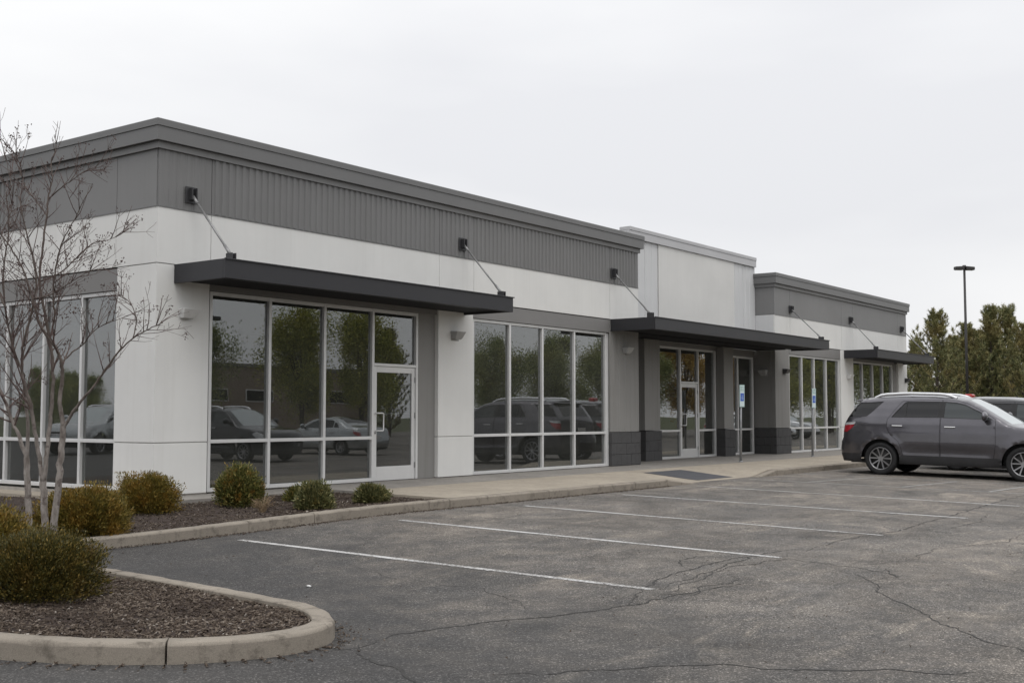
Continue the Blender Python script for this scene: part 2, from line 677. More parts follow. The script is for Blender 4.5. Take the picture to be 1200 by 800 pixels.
def cyl(name, p0, p1, r0, r1, sides, mat, parent=None, smooth=True):
    bm = bmesh.new()
    V, F = tube_np([p0, p1], [r0, r1], sides)
    vs_ = [bm.verts.new(v) for v in V]
    for f in F:
        bm.faces.new([vs_[i] for i in f]).smooth = smooth
    bm.faces.new([vs_[i] for i in range(sides - 1, -1, -1)])
    bm.faces.new([vs_[i] for i in range(sides, 2 * sides)])
    return link(name, finish(name, bm), mat, parent)


def sweep(name, path, profile, mat, parent=None, zfun=None, smooth=False, caps=True):
    """closed profile [(out,z)] along a 2-D path; out is to the right-hand side, mitred"""
    n = len(path)
    pts = [Vector((p[0], p[1])) for p in path]
    bm = bmesh.new()
    rings = []
    for i in range(n):
        d0 = (pts[i] - pts[i - 1]).normalized() if i > 0 else None
        d1 = (pts[i + 1] - pts[i]).normalized() if i < n - 1 else None
        if d0 is None:
            nn = Vector((d1.y, -d1.x))
        elif d1 is None:
            nn = Vector((d0.y, -d0.x))
        else:
            n0 = Vector((d0.y, -d0.x))
            n1 = Vector((d1.y, -d1.x))
            nn = (n0 + n1)
            nn = nn / max(1e-6, (1 + n0.dot(n1)))
        zb = zfun(pts[i].x, pts[i].y) if zfun else 0.0
        rings.append([bm.verts.new((pts[i].x + nn.x * o, pts[i].y + nn.y * o, z + zb)) for o, z in profile])
    m = len(profile)
    for a, b in zip(rings, rings[1:]):
        for k in range(m):
            f = bm.faces.new((a[k], a[(k + 1) % m], b[(k + 1) % m], b[k]))
            f.smooth = smooth
    if caps:
        bm.faces.new(rings[0])
        bm.faces.new(list(reversed(rings[-1])))
    return link(name, finish(name, bm), mat, parent)


def copy_tree(o, parent=None):
    c = o.copy()
    COL.objects.link(c)
    c.parent = parent
    for ch in list(o.children):
        copy_tree(ch, c)
    return c


def sstep(a, b, x):
    t = min(1.0, max(0.0, (x - a) / (b - a)))
    return t * t * (3 - 2 * t)


def lot(x, y):
    """level of the car park, which falls away from the building"""
    yy = max(min(y, -3.0), -12.5)
    t = min(1.0, max(0.0, (2.0 - x) / 5.0))
    return -0.12 + 0.02 * yy - 0.07 * t * t * (3 - 2 * t)


def at(px, py, depth):
    """point seen at photo pixel (1200x800) at a given depth from the eye"""
    c = np.array([(px - 600) / FPX, -(py - 400) / FPX, 1.0]) * depth
    w = ROT @ c
    return Vector((CAM.x + w[0], CAM.y + w[1], CAM.z + w[2]))


# ------------------------------------------------------------------ ground and car park
bm = bmesh.new()
g = [bm.verts.new(p) for p in ((-900, -900, -0.75), (1200, -900, -0.75), (1200, 1200, -0.75), (-900, 1200, -0.75))]
bm.faces.new(g)
tag(link('ground', finish('ground', bm), 'grass'), kind='structure')

xs = np.unique(np.concatenate([np.linspace(-90, -12, 20), np.linspace(-12, 22, 120), np.linspace(22, 110, 30)]))
ys = np.unique(np.concatenate([np.linspace(-62, -16, 16), np.linspace(-16, -3, 66), np.linspace(-3, 60, 16)]))
V = [(x, y, lot(x, y)) for y in ys for x in xs]
nx = len(xs)
F = [(j * nx + i, j * nx + i + 1, (j + 1) * nx + i + 1, (j + 1) * nx + i) for j in range(len(ys) - 1) for i in range(nx - 1)]
parking = tag(link('parking_lot', mesh_np('parking_lot', V, F, True), 'asphalt'), kind='structure')


def strip(name, path, width, mat, parent, dz=0.004, jit=0.0, wj=0.0, taper=False):
    """flat painted or broken strip lying on the car park"""
    P = [Vector(p) for p in path]
    V, F = [], []
    n = len(P)
    for i, p in enumerate(P):
        t = (P[min(i + 1, n - 1)] - P[max(i - 1, 0)]).normalized()
        nn = Vector((-t.y, t.x))
        w = width * 0.5 * (1 + wj * random.uniform(-1, 1))
        if taper:
            w *= 0.25 + 0.75 * min(1, 4 * min(i, n - 1 - i) / n)
        o = random.uniform(-jit, jit)
        for sgn in (1, -1):
            q = p + nn * (o + sgn * w)
            V.append((q.x, q.y, lot(q.x, q.y) + dz))
    for i in range(n - 1):
        F.append((2 * i, 2 * i + 1, 2 * i + 3, 2 * i + 2))
    return link(name, mesh_np(name, V, F), mat, parent)


def seg(a, b, step=0.25):
    a, b = Vector(a), Vector(b)
    n = max(1, int((b - a).length / step))
    return [a.lerp(b, i / n) for i in range(n + 1)]


lines = [((-1.73, -4.13), (-1.60, -9.90)), ((1.07, -4.25), (1.07, -10.02)), ((4.17, -4.19), (4.14, -10.12)),
         ((7.42, -4.10), (7.52, -10.30)), ((10.60, -4.00), (10.58, -10.35)), ((13.55, -3.80), (13.85, -9.7)),
         ((16.70, -3.80), (16.95, -9.3)), ((21.0, -4.0), (21.0, -9.6)), ((24.1, -4.0), (24.1, -9.6)), ((27.2, -4.0), (27.2, -9.6))]
for i, (a, b) in enumerate(lines):
    strip('parking_line', seg(a, b), 0.10 if i < 4 else 0.095, 'line_paint' if i < 5 else 'worn_paint', parking, 0.004, 0.002, 0.06)
for a, b in (((13.75, -5.15), (16.65, -5.62)), ((13.85, -7.22), (16.75, -7.55)), ((13.9, -9.0), (16.8, -9.2))):
    strip('hatch_line', seg(a, b), 0.09, 'worn_paint', parking, 0.005, 0.002, 0.06)


def crack(path, width, depth_seed):
    """ragged broken line through the asphalt, made of short wandering pieces"""
    pts = []
    for a, b in zip(path, path[1:]):
        pts += seg(a, b, 0.045)[:-1]
    pts.append(Vector(path[-1]))
    out = []
    for i, p in enumerate(pts):
        q = noise.noise_vector(Vector((p.x * 3.1, p.y * 3.1, depth_seed)))
        q2 = noise.noise_vector(Vector((p.x * 13.0, p.y * 13.0, depth_seed + 5)))
        out.append(p + Vector((q.x, q.y)) * 0.09 + Vector((q2.x, q2.y)) * 0.03)
    strip('crack', out, width * 0.88, 'crack_dark', parking, 0.003, 0.004, 0.65, True)


A = [(-5.36, -9.5), (-5.18, -9.51), (-5.01, -9.52), (-4.43, -9.51), (-3.96, -9.64), (-3.3, -9.93), (-2.86, -10.07), (-2.42, -10.15), (-1.72, -10.19), (-1.24, -10.3), (-0.5, -10.5)]
crack(A, 0.022, 1.0)
crack([(-5.20, -9.50), (-5.3, -9.65), (-5.48, -9.96), (-5.64, -10.34), (-5.78, -10.68), (-5.9, -11.2)], 0.026, 2.0)
crack([(-5.26, -10.8), (-5.06, -11.01), (-4.71, -11.25), (-4.2, -11.61), (-3.98, -11.82), (-3.91, -12.1), (-3.58, -12.57), (-3.32, -13.06), (-3.03, -13.53)], 0.024, 3.0)
crack([(-2.42, -10.15), (-1.9, -9.9), (-1.13, -9.67), (-0.18, -9.6), (0.87, -9.64), (1.19, -10.02)], 0.022, 4.0)
crack([(-2.0, -10.15), (-1.2, -10.0), (0.02, -9.85), (1.0, -10.1), (0.93, -10.91), (0.71, -11.35), (0.39, -11.63)], 0.016, 5.0)
crack([(0.9, -10.9), (0.5, -10.95), (0.18, -11.36), (-0.63, -11.8), (-1.44, -12.5), (-1.89, -12.89), (-2.31, -13.36), (-2.8, -14.0)], 0.016, 6.0)
crack([(1.2, -10.0), (2.2, -9.98), (3.57, -9.93), (4.82, -10.08), (7.59, -9.97), (12.03, -9.79), (15, -9.8)], 0.02, 7.0)
crack([(-1.5, -9.95), (-0.6, -9.85), (0.3, -9.75), (1.3, -9.7), (2.1, -9.9)], 0.018, 8.0)
crack([(-0.3, -9.62), (0.0, -9.3), (0.5, -9.2), (0.9, -9.6)], 0.014, 9.0)
crack([(0.5, -10.9), (0.9, -11.3), (0.5, -11.5), (0.1, -11.3)], 0.013, 10.0)
crack([(-3.4, -9.9), (-2.9, -9.3), (-2.6, -8.6), (-2.7, -7.6), (-2.3, -6.6)], 0.009, 11.0)
crack([(1.0, -10.9), (2.0, -11.2), (3.2, -11.1), (4.4, -11.6), (6.0, -11.5)], 0.012, 12.0)
crack([(3.5, -9.95), (3.3, -9.2), (3.6, -8.4)], 0.010, 13.0)
crack([(-1.9, -9.9), (-1.6, -10.35), (-1.1, -10.2), (-0.8, -10.4), (-0.3, -10.05)], 0.014, 14.0)
crack([(4.8, -10.05), (5.6, -10.5), (7.0, -10.6), (8.8, -10.3)], 0.013, 15.0)

# ------------------------------------------------------------------ kerb, planting bed, walk
CURB = 0.142


def curbtop(x, y):
    return lot(x, y) + CURB


bed_outer = [(-7.25, 9.0), (-7.25, -7.2), (-7.12, -7.95), (-6.85, -8.50), (-6.50, -8.95), (-6.10, -9.25), (-5.65, -9.40), (-5.25, -9.33),
             (-4.98, -9.08), (-4.80, -8.72), (-4.74, -8.30), (-4.70, -6.6), (-4.68, -5.1), (-4.62, -4.55), (-4.40, -4.08), (-4.02, -3.80), (-3.5, -3.68)]
front_y = -3.62


def densify(path, step=0.18):
    out = []
    for a, b in zip(path, path[1:]):
        out += [tuple(v) for v in seg(a, b, step)[:-1]]
    out.append(tuple(path[-1]))
    return out


# smooth the island outline (Chaikin)
def chaikin(p, k=2):
    for _ in range(k):
        q = [p[0]]
        for a, b in zip(p, p[1:]):
            q.append((0.75 * a[0] + 0.25 * b[0], 0.75 * a[1] + 0.25 * b[1]))
            q.append((0.25 * a[0] + 0.75 * b[0], 0.25 * a[1] + 0.75 * b[1]))
        q.append(p[-1])
        p = q
    return p


curb = empty('curb', (0, 0, 0))
tag(curb, kind='structure')
CP = [(0.0, -0.30), (0.0, CURB - 0.028), (-0.010, CURB - 0.010), (-0.030, CURB), (-0.165, CURB), (-0.172, CURB - 0.008), (-0.172, -0.30)]


def curb_piece(path, drop0=0.0, drop1=0.0):
    """one cast length; the top edge is slightly worn"""
    path = densify(path, 0.12)
    n = len(path)
    cum = [0.0]
    for a, b in zip(path, path[1:]):
        cum.append(cum[-1] + math.dist(a, b))
    tot = cum[-1]
    pts = [Vector(p) for p in path]
    bm = bmesh.new()
    rings = []
    off = random.uniform(-0.004, 0.004)
    for i in range(n):
        d = (pts[min(i + 1, n - 1)] - pts[max(i - 1, 0)]).normalized()
        nn = Vector((d.y, -d.x))
        zb = lot(pts[i].x, pts[i].y)
        f = cum[i] / tot
        dr = drop0 * (1 - f) + drop1 * f
        ring = []
        for j, (o, z) in enumerate(CP):
            wv = noise.noise(Vector((pts[i].x * 6, pts[i].y * 6, j))) * 0.007 if 0 < j < 5 else 0
            if j in (1, 2) and noise.noise(Vector((pts[i].x * 2.7, pts[i].y * 2.7, 9.0))) > 0.38:
                wv -= 0.010
            zz = z if z < 0 else max(0.004, z - dr) + wv
            ring.append(bm.verts.new((pts[i].x + nn.x * (o + off + wv), pts[i].y + nn.y * (o + off + wv), zb + zz)))
        rings.append(ring)
    m = len(CP)
    for a, b in zip(rings, rings[1:]):
        for k in range(m):
            fc = bm.faces.new((a[k], a[(k + 1) % m], b[(k + 1) % m], b[k]))
            fc.smooth = 0 < k < 4
    bm.faces.new(rings[0])
    bm.faces.new(list(reversed(rings[-1])))
    return link('curb_segment', finish('curb_segment', bm), 'curb_concrete', curb)


isl = densify(chaikin(bed_outer, 2), 0.1)
# cut the island outline at the joints seen in the photo and every few metres elsewhere
cuts = [(-7.25, 4.0), (-7.25, 1.0), (-7.25, -2.0), (-7.25, -5.0), (-6.42, -9.02), (-4.80, -8.72), (-4.70, -6.0)]
idx = [0] + [min(range(len(isl)), key=lambda i: math.dist(isl[i], c)) for c in cuts] + [len(isl) - 1]
for a, b in zip(idx, idx[1:]):
    if b > a + 1:
        p = isl[a:b + 1]
        # joint gap
        p[0] = tuple(Vector(p[0]).lerp(Vector(p[1]), 0.06))
        p[-1] = tuple(Vector(p[-1]).lerp(Vector(p[-2]), 0.06))
        curb_piece(p)
joints = [-3.5, -1.15, 0.02, 2.45, 2.95, 5.7, 8.7]
for a, b in zip(joints, joints[1:]):
    ya = front_y - 0.06 * sstep(-2.5, -3.5, a)
    yb = front_y - 0.06 * sstep(-2.5, -3.5, b)
    curb_piece([(a + 0.006, ya), (b - 0.006, yb)])
curb_piece([(8.712, front_y), (10.0, front_y)])
curb_piece([(10.006, front_y), (11.3, front_y)], 0.0, CURB)
curb_piece([(14.4, front_y), (15.5, front_y)], CURB, 0.0)
for a in (15.5, 18.5, 21.5, 24.5, 27.5, 30.5, 33.5, 36.5):
    curb_piece([(a + 0.008, front_y), (a + 2.992, front_y)])

# mulch bed: everything inside the kerb line left of the walk
BED_X = 3.12
inner = [(p[0] + 0.12, p[1]) if p[0] < -7.0 else p for p in isl]
ctr = Vector((-5.9, -6.0))


def inset(path, d):
    out = []
    n = len(path)
    for i in range(n):
        a, b = Vector(path[max(i - 1, 0)]), Vector(path[min(i + 1, n - 1)])
        t = (b - a).normalized()
        nn = Vector((-t.y, t.x))
        out.append((path[i][0] + nn.x * d, path[i][1] + nn.y * d))
    return out


bed_poly = [(-0.02, 9.0)] + inset(isl, 0.10) + [(BED_X, front_y + 0.10), (BED_X, -0.01), (-0.02, -0.01)]


def inside(poly, x, y):
    c = False
    j = len(poly) - 1
    for i in range(len(poly)):
        xi, yi = poly[i]
        xj, yj = poly[j]
        if (yi > y) != (yj > y) and x < (xj - xi) * (y - yi) / (yj - yi) + xi:
            c = not c
        j = i
    return c


def mulch_z(x, y):
    z = lot(x, min(y, front_y)) + CURB - 0.045
    if y > front_y:
        z += 0.03 * sstep(front_y, -1.0, y) if x > -1.5 else 0.0
    z -= 0.06 * sstep(-0.5, 3.0, y) * sstep(-0.2, -1.5, x)
    z += 0.022 * noise.noise(Vector((x * 1.3, y * 1.3, 0))) + 0.010 * noise.noise(Vector((x * 6, y * 6, 3)))
    return z


pts2 = [Vector(p) for p in bed_poly]
ne = len(pts2)
gx = np.arange(-7.4, 3.2, 0.09)
gy = np.arange(-9.5, 5.5, 0.09)
for x in gx:
    for y in gy:
        if inside(bed_poly, x, y):
            pts2.append(Vector((x + random.uniform(-.02, .02), y + random.uniform(-.02, .02))))
vv, ee, ff, *_ = delaunay_2d_cdt(pts2, [], [list(range(ne))], 1, 1e-5)
me = bpy.data.meshes.new('planting_bed')
me.from_pydata([(v.x, v.y, mulch_z(v.x, v.y)) for v in vv], [], ff)
for p in me.polygons:
    p.use_smooth = True
me.update()
bed = tag(link('planting_bed', me, 'mulch'), kind='structure')

# loose bark chips, one heap nobody could count
rng = np.random.default_rng(5)


def chips(n_, sampler, zf, lmin, lmax, lift=0.006):
    Vs, Fs = [], []
    k = 0
    while k < n_:
        x, y = sampler()
        if x is None:
            continue
        l = rng.uniform(lmin, lmax)
        w = l * rng.uniform(0.18, 0.45)
        a = rng.uniform(0, math.tau)
        tilt, roll = rng.normal(0, 0.35), rng.normal(0, 0.4)
        ca, sa = math.cos(a), math.sin(a)
        z = zf(x, y) + lift + rng.uniform(0, 0.012)
        t = Vector((ca * math.cos(tilt), sa * math.cos(tilt), math.sin(tilt)))
        s_ = Vector((-sa * math.cos(roll), ca * math.cos(roll), math.sin(roll)))
        up = t.cross(s_) * 0.004
        c = Vector((x, y, z))
        q = [c - t * l / 2 - s_ * w / 3, c + t * l / 2 - s_ * w / 2, c + t * l / 2 * 0.8 + s_ * w / 2, c - t * l / 2 * 0.9 + s_ * w / 2]
        o = len(Vs)
        Vs += [tuple(v) for v in q] + [tuple(v + up) for v in q]
        Fs += [(o + 4, o + 5, o + 6, o + 7), (o, o + 1, o + 5, o + 4), (o + 1, o + 2, o + 6, o + 5), (o + 2, o + 3, o + 7, o + 6), (o + 3, o, o + 4, o + 7)]
        k += 1
    return mesh_np('bark_mulch', Vs, Fs)


def samp_island():
    x, y = rng.uniform(-7.2, -4.6), rng.uniform(-9.4, -4.0)
    return (x, y) if inside(bed_poly, x, y) else (None, None)


def samp_bed():
    x, y = rng.uniform(-6.0, 3.1), rng.uniform(-3.6, -0.7)
    if x < 0 and rng.uniform() < 0.3:
        y = rng.uniform(-0.7, 4.0)
    return (x, y) if inside(bed_poly, x, y) else (None, None)


tag(link('bark_mulch', chips(23000, samp_island, mulch_z, 0.010, 0.046), 'mulch_chip'), 'loose brown bark mulch covering the kerbed island', 'mulch', kind='stuff')
tag(link('bark_mulch', chips(16000, samp_bed, mulch_z, 0.014, 0.05), 'mulch_chip'), 'loose brown bark mulch in the bed along the building', 'mulch', kind='stuff')


def samp_gutter():
    if rng.uniform() < 0.5:
        x = rng.uniform(-3.5, 10)
        return x, front_y - abs(rng.normal(0, 0.06)) - 0.02
    i = rng.integers(40, len(isl) - 1)
    p = isl[i]
    if p[1] > -4.5:
        return None, None
    d = abs(rng.normal(0, 0.09)) + 0.02
    q = inset(isl[i - 1:i + 2], -d)[1]
    return q


tag(link('gutter_litter', chips(3200, samp_gutter, lot, 0.010, 0.034, 0.004), 'mulch_chip'), 'small brown litter gathered at the foot of the kerb', 'litter', kind='stuff')


def samp_lot():
    return rng.uniform(-6, 8), rng.uniform(-13, -4)


tag(link('gravel_specks', chips(700, samp_lot, lot, 0.008, 0.022, 0.003), 'mulch_chip'), 'tiny pale gravel specks scattered over the asphalt', 'gravel', kind='stuff')

# walk: two rows of slabs, each slab a piece
walk = tag(empty('sidewalk'), kind='structure')


def walk_z(x, y):
    z = -0.002 + (lot(x, front_y) + CURB + 0.002) * min(1.0, (-y) / 3.45)
    # dropped kerb
    t = sstep(10.0, 11.4, x) * (1 - sstep(14.3, 15.5, x))
    u = sstep(-1.35, -3.6, y)
    return z - t * u * (CURB - 0.006)


def slab(x0, x1, y0, y1, mat, nsub=4):
    gp = 0.005
    x0, x1, y0, y1 = x0 + gp, x1 - gp, y0 + gp, y1 - gp
    bm = bmesh.new()
    top = []
    for j in range(nsub + 1):
        row = []
        for i in range(nsub + 1):
            x = x0 + (x1 - x0) * i / nsub
            y = y0 + (y1 - y0) * j / nsub
            row.append(bm.verts.new((x, y, walk_z(x, y))))
        top.append(row)
    for j in range(nsub):
        for i in range(nsub):
            bm.faces.new((top[j][i], top[j][i + 1], top[j + 1][i + 1], top[j + 1][i]))
    ring = top[0] + [r[-1] for r in top[1:]] + list(reversed(top[-1][:-1])) + [r[0] for r in reversed(top[1:-1])]
    low = [bm.verts.new((v.co.x, v.co.y, v.co.z - 0.12)) for v in ring]
    m = len(ring)
    for i in range(m):
        bm.faces.new((ring[i], low[i], low[(i + 1) % m], ring[(i + 1) % m]))
    return link('slab', finish('slab', bm), mat, walk)


xj = [3.12 + 1.53 * i for i in range(24)]
for a, b in zip(xj, xj[1:]):
    back = 1.2 if 15.0 < b and a < 24.5 else (0.5 if a >= 24.5 else 0.14)
    slab(a, b, -1.32, back, 'walk_grey')
    slab(a, b, front_y + 0.176, -1.32, 'walk_tan', 6)
# narrow apron under the glass, left of the walk and round the corner
box('apron', -0.30, 3.115, -0.72, 0.10, -0.25, -0.012, 'walk_grey', walk, 0.01)
box('apron', -0.42, 0.10, 0.103, 9.0, -0.30, -0.045, 'walk_tan', walk, 0.01)
bm = bmesh.new()
q = [(12.06, -3.25), (13.85, -3.25), (13.85, -1.85), (12.06, -1.85)]
n_ = 8
vs_ = [[bm.verts.new((q[0][0] + (q[1][0] - q[0][0]) * i / n_, q[0][1] + 1.4 * j / n_, walk_z(q[0][0] + 1.79 * i / n_, q[0][1] + 1.4 * j / n_) + 0.006)) for i in range(n_ + 1)] for j in range(n_ + 1)]
for j in range(n_):
    for i in range(n_):
        bm.faces.new((vs_[j][i], vs_[j][i + 1], vs_[j + 1][i + 1], vs_[j + 1][i]))
link('tactile_pad', finish('tactile_pad', bm), 'mat_grey', walk)
# ------------------------------------------------------------------ the building
B = empty('commercial_building', (0, 0, 0))
tag(B, 'long low grey and white commercial building with dark canopies and storefront glass', 'building')
FRONT_Y, THIRD_Y, REC_Y = 0.0, 0.40, 1.08
MAIN_X1, T3_X0, T3_X1 = 15.03, 24.58, 38.05


class Face:
    """wall plane: s along the wall, d outwards, z up"""
    def __init__(s, kind, plane):
        s.k, s.p = kind, plane

    def P(s, a, d, z):
        if s.k == 'front':
            return (a, s.p - d, z)
        return (s.p - d, a, z)

    def c8(s, a0, a1, d0, d1, z0, z1):
        P = s.P
        return [P(a0, d0, z0), P(a1, d0, z0), P(a1, d1, z0), P(a0, d1, z0), P(a0, d0, z1), P(a1, d0, z1), P(a1, d1, z1), P(a0, d1, z1)]

    def box(s, name, a0, a1, d0, d1, z0, z1, mat, parent=B, bevel=0.0):
        bm = bmesh.new()
        add_hexa(bm, s.c8(a0, a1, d0, d1, z0, z1), bevel)
        return link(name, finish(name, bm), mat, parent)

    def ribbed(s, name, a0, a1, z0, z1, mat, pitch=0.145, depth=0.022, parent=B):
        bm = bmesh.new()
        pr = [(a0, 0.0)]
        n = max(1, int((a1 - a0 - 0.06) / pitch))
        st = (a1 - a0 - n * pitch) / 2
        for i in range(n):
            b = a0 + st + i * pitch
            pr += [(b + 0.010, 0.0), (b + 0.028, depth), (b + pitch - 0.056, depth), (b + pitch - 0.038, 0.0)]
        pr.append((a1, 0.0))
        lo = [bm.verts.new(s.P(a, d, z0)) for a, d in pr]
        hi = [bm.verts.new(s.P(a, d, z1)) for a, d in pr]
        bl = [bm.verts.new(s.P(a, -0.04, z0)) for a in (a0, a1)]
        bh = [bm.verts.new(s.P(a, -0.04, z1)) for a in (a0, a1)]
        for i in range(len(pr) - 1):
            bm.faces.new((lo[i], lo[i + 1], hi[i + 1], hi[i]))
        bm.faces.new((bl[0], lo[0], hi[0], bh[0]))
        bm.faces.new((lo[-1], bl[1], bh[1], hi[-1]))
        bm.faces.new([bh[0]] + hi + [bh[1]])
        bm.faces.new([bl[1]] + list(reversed(lo)) + [bl[0]])
        return link(name, finish(name, bm), mat, parent)


FM = Face('front', FRONT_Y)
FL = Face('left', 0.0)
FT = Face('front', THIRD_Y)
FR = Face('front', REC_Y)
F3L = Face('left', T3_X0)
G = 0.006

# backing walls and roofs (the structure behind the panels)
for nm, a in (('backing_wall', (0.05, MAIN_X1 - 0.05, 0.05, 0.18, 3.40, 5.62)), ('backing_wall', (0.05, 0.18, 0.181, 20.0, 3.40, 5.62)),
              ('backing_wall', (T3_X0 + 0.05, T3_X1 - 0.05, THIRD_Y + 0.05, THIRD_Y + 0.18, 3.40, 5.62)),
              ('backing_wall', (16.35, 24.5, REC_Y + 0.045, REC_Y + 0.16, 3.42, 6.40))):
    box(nm, *a, 'joint_black', B)
box('side_wall', MAIN_X1 - 0.16, MAIN_X1 - 0.003, 0.20, 1.3, 0.0, 5.62, 'grey_wall', B)
box('side_wall', T3_X1 - 0.16, T3_X1 - 0.003, 0.60, 20.0, 0.0, 5.62, 'light_panel', B)
box('side_wall', 0.0, 0.16, 6.9, 20.0, 0.0, 3.39, 'white_panel', B)
box('rear_wall', 0.0, T3_X1, 20.0, 20.2, 0.0, 5.6, 'grey_wall', B)
box('roof', 0.181, T3_X1 - 0.17, 1.30, 19.99, 5.30, 5.40, 'header_metal', B)
box('tower_back', 16.31, 24.5, REC_Y + 0.165, REC_Y + 0.20, 3.45, 6.437, 'tower_panel', B)
box('interior_floor', 0.2, T3_X1 - 0.2, 0.21, 19.9, -0.10, -0.008, 'interior_floor', B)
box('interior_wall', 0.2, T3_X1 - 0.2, 9.0, 9.1, -0.005, 5.29, 'interior', B)
box('interior_wall', 14.2, 14.3, 1.4, 8.99, -0.005, 5.29, 'interior', B)
box('interior_wall', 25.4, 25.5, 1.4, 8.99, -0.005, 5.29, 'interior', B)
box('ceiling', 0.2, T3_X1 - 0.2, 1.3, 8.99, 3.45, 3.50, 'interior', B)

# ---- main block, upper front: white band and dark ribbed band
Z_B0, Z_B1, Z_D1 = 3.712, 4.612, 5.562
js = [0.0, 1.06, 6.94, 8.09, 13.62, MAIN_X1]
for i, (a, b) in enumerate(zip(js, js[1:])):
    FM.box('wall_panel', a + (G if i else 0), b - (G if i < 4 else 0), -0.045, 0.0, Z_B0, Z_B1, 'white_panel')
    FM.ribbed('ribbed_panel', a + (G if i else 0.012), b - (G if i < 4 else 0.0), Z_B1 + 0.012, Z_D1, 'dark_metal', depth=0.008 if i == 0 else 0.020)
FM.box('drip_trim', 0.0, MAIN_X1, 0.0, 0.012, Z_B1 - 0.004, Z_B1 + 0.012, 'cornice_metal')
jl = [0.046, 1.10, 6.75, 7.9, 13.5, 20.0]
for i, (a, b) in enumerate(zip(jl, jl[1:])):
    FL.box('wall_panel', a + (G if i else 0), b - G, -0.045, 0.0, Z_B0, Z_B1, 'white_panel')
    if i == 1:
        FL.box('dark_panel', a + G, 3.9, -0.04, 0.0, Z_B1 + 0.012, Z_D1, 'dark_flat')
        FL.ribbed('ribbed_panel', 3.91, b - G, Z_B1 + 0.012, Z_D1, 'dark_metal')
    else:
        FL.box('dark_panel', (a + G) if i else 0.041, b - G, -0.04, 0.0, Z_B1 + 0.012, Z_D1, 'dark_flat')
FL.box('drip_trim', 0.0, 20.0, 0.0, 0.012, Z_B1 - 0.004, Z_B1 + 0.012, 'cornice_metal')


def cornice(path, zt, mats, dz=1.0):
    m0, m1 = mats
    zz = [zt, zt - 0.115, zt - 0.345, zt - 0.47]
    sweep('coping', path, [(0.135, zz[1]), (0.135, zz[0] - 0.012), (0.123, zz[0]), (-0.30, zz[0] - 0.01), (-0.30, zz[1])], m0, B)
    sweep('fascia', path, [(0.118, zz[2]), (0.118, zz[1] - 0.003), (-0.05, zz[1] - 0.003), (-0.05, zz[2])], m0, B)
    sweep('frieze_trim', path, [(0.048, zz[3] + 0.012), (0.048, zz[2] - 0.003), (-0.02, zz[2] - 0.003), (-0.02, zz[3] + 0.012)], m1, B)


cornice([(0, 20.0), (0, 0), (MAIN_X1, 0), (MAIN_X1, 8.0)], 6.0, ('cornice_metal', 'dark_flat'))
cornice([(T3_X0, 8.0), (T3_X0, THIRD_Y), (T3_X1, THIRD_Y), (T3_X1, 20.0)], 6.0, ('cornice_metal', 'dark_flat'))

# ---- tower over the entry
sweep('coping', [(16.30, REC_Y), (24.54, REC_Y)], [(0.09, 6.44), (0.09, 6.535), (-0.25, 6.53), (-0.25, 6.44)], 'tower_trim', B)
sweep('fascia', [(16.30, REC_Y), (24.54, REC_Y)], [(0.075, 6.22), (0.075, 6.437), (-0.04, 6.437), (-0.04, 6.22)], 'tower_trim', B)
tj = [(16.33, 17.25, 'rib'), (17.25, 18.0, 'rib'), (18.0, 22.95, 'flat'), (22.95, 23.65, 'rib'), (23.65, T3_X0 - 0.01, 'rib')]
for a, b, k in tj:
    if k == 'flat':
        FR.box('wall_panel', a + G, b - G, -0.0, 0.03, 3.42, 6.217, 'tower_panel')
    else:
        FR.ribbed('ribbed_panel', a + G, b - G, 3.42, 6.217, 'light_panel', 0.30, 0.012)
F0 = Face('left', 16.31)
F0.box('wall_panel', REC_Y + 0.005, REC_Y + 0.163, -0.018, 0.0, 3.42, 6.437, 'light_panel')

# ---- third block, upper walls
j3 = [T3_X0, 25.85, 30.6, 31.75, 36.95, T3_X1]
for i, (a, b) in enumerate(zip(j3, j3[1:])):
    FT.box('wall_panel', a + (G if i else 0), b - (G if i < 4 else 0), -0.045, 0.0, Z_B0, Z_B1, 'white_panel')
    FT.box('dark_panel', a + (G if i else 0), b - (G if i < 4 else 0), -0.04, 0.0, Z_B1 + 0.012, Z_D1, 'dark_flat')
FT.box('drip_trim', T3_X0, T3_X1, 0.0, 0.012, Z_B1 - 0.004, Z_B1 + 0.012, 'cornice_metal')
F3L.box('wall_panel', THIRD_Y + 0.046, 8.0, -0.045, 0.0, Z_B0, Z_B1, 'light_panel')
F3L.box('dark_panel', THIRD_Y + 0.041, 8.0, -0.04, 0.0, Z_B1 + 0.012, Z_D1, 'dark_flat')
F3L.box('wall_panel', THIRD_Y + 0.143, 1.2, -0.20, -0.002, 0.86, 3.70, 'grey_wall')


# ---- lower piers
def white_pier(F_, a0, a1, depth=0.14, z0=0.012):
    F_.box('pier', a0, a1, -depth, 0.0, z0, 0.832, 'white_panel', B, 0.006)
    F_.box('pier', a0, a1, -depth, 0.0, 0.846, 3.696, 'white_panel', B, 0.006)
    F_.box('reveal_strip', a0 + 0.01, a1 - 0.01, -depth + 0.01, -0.012, 0.80, 0.87, 'reveal_grey')
    F_.box('reveal_strip', a0 + 0.01, a1 - 0.01, -depth + 0.01, -0.010, 3.66, 3.708, 'reveal_grey')


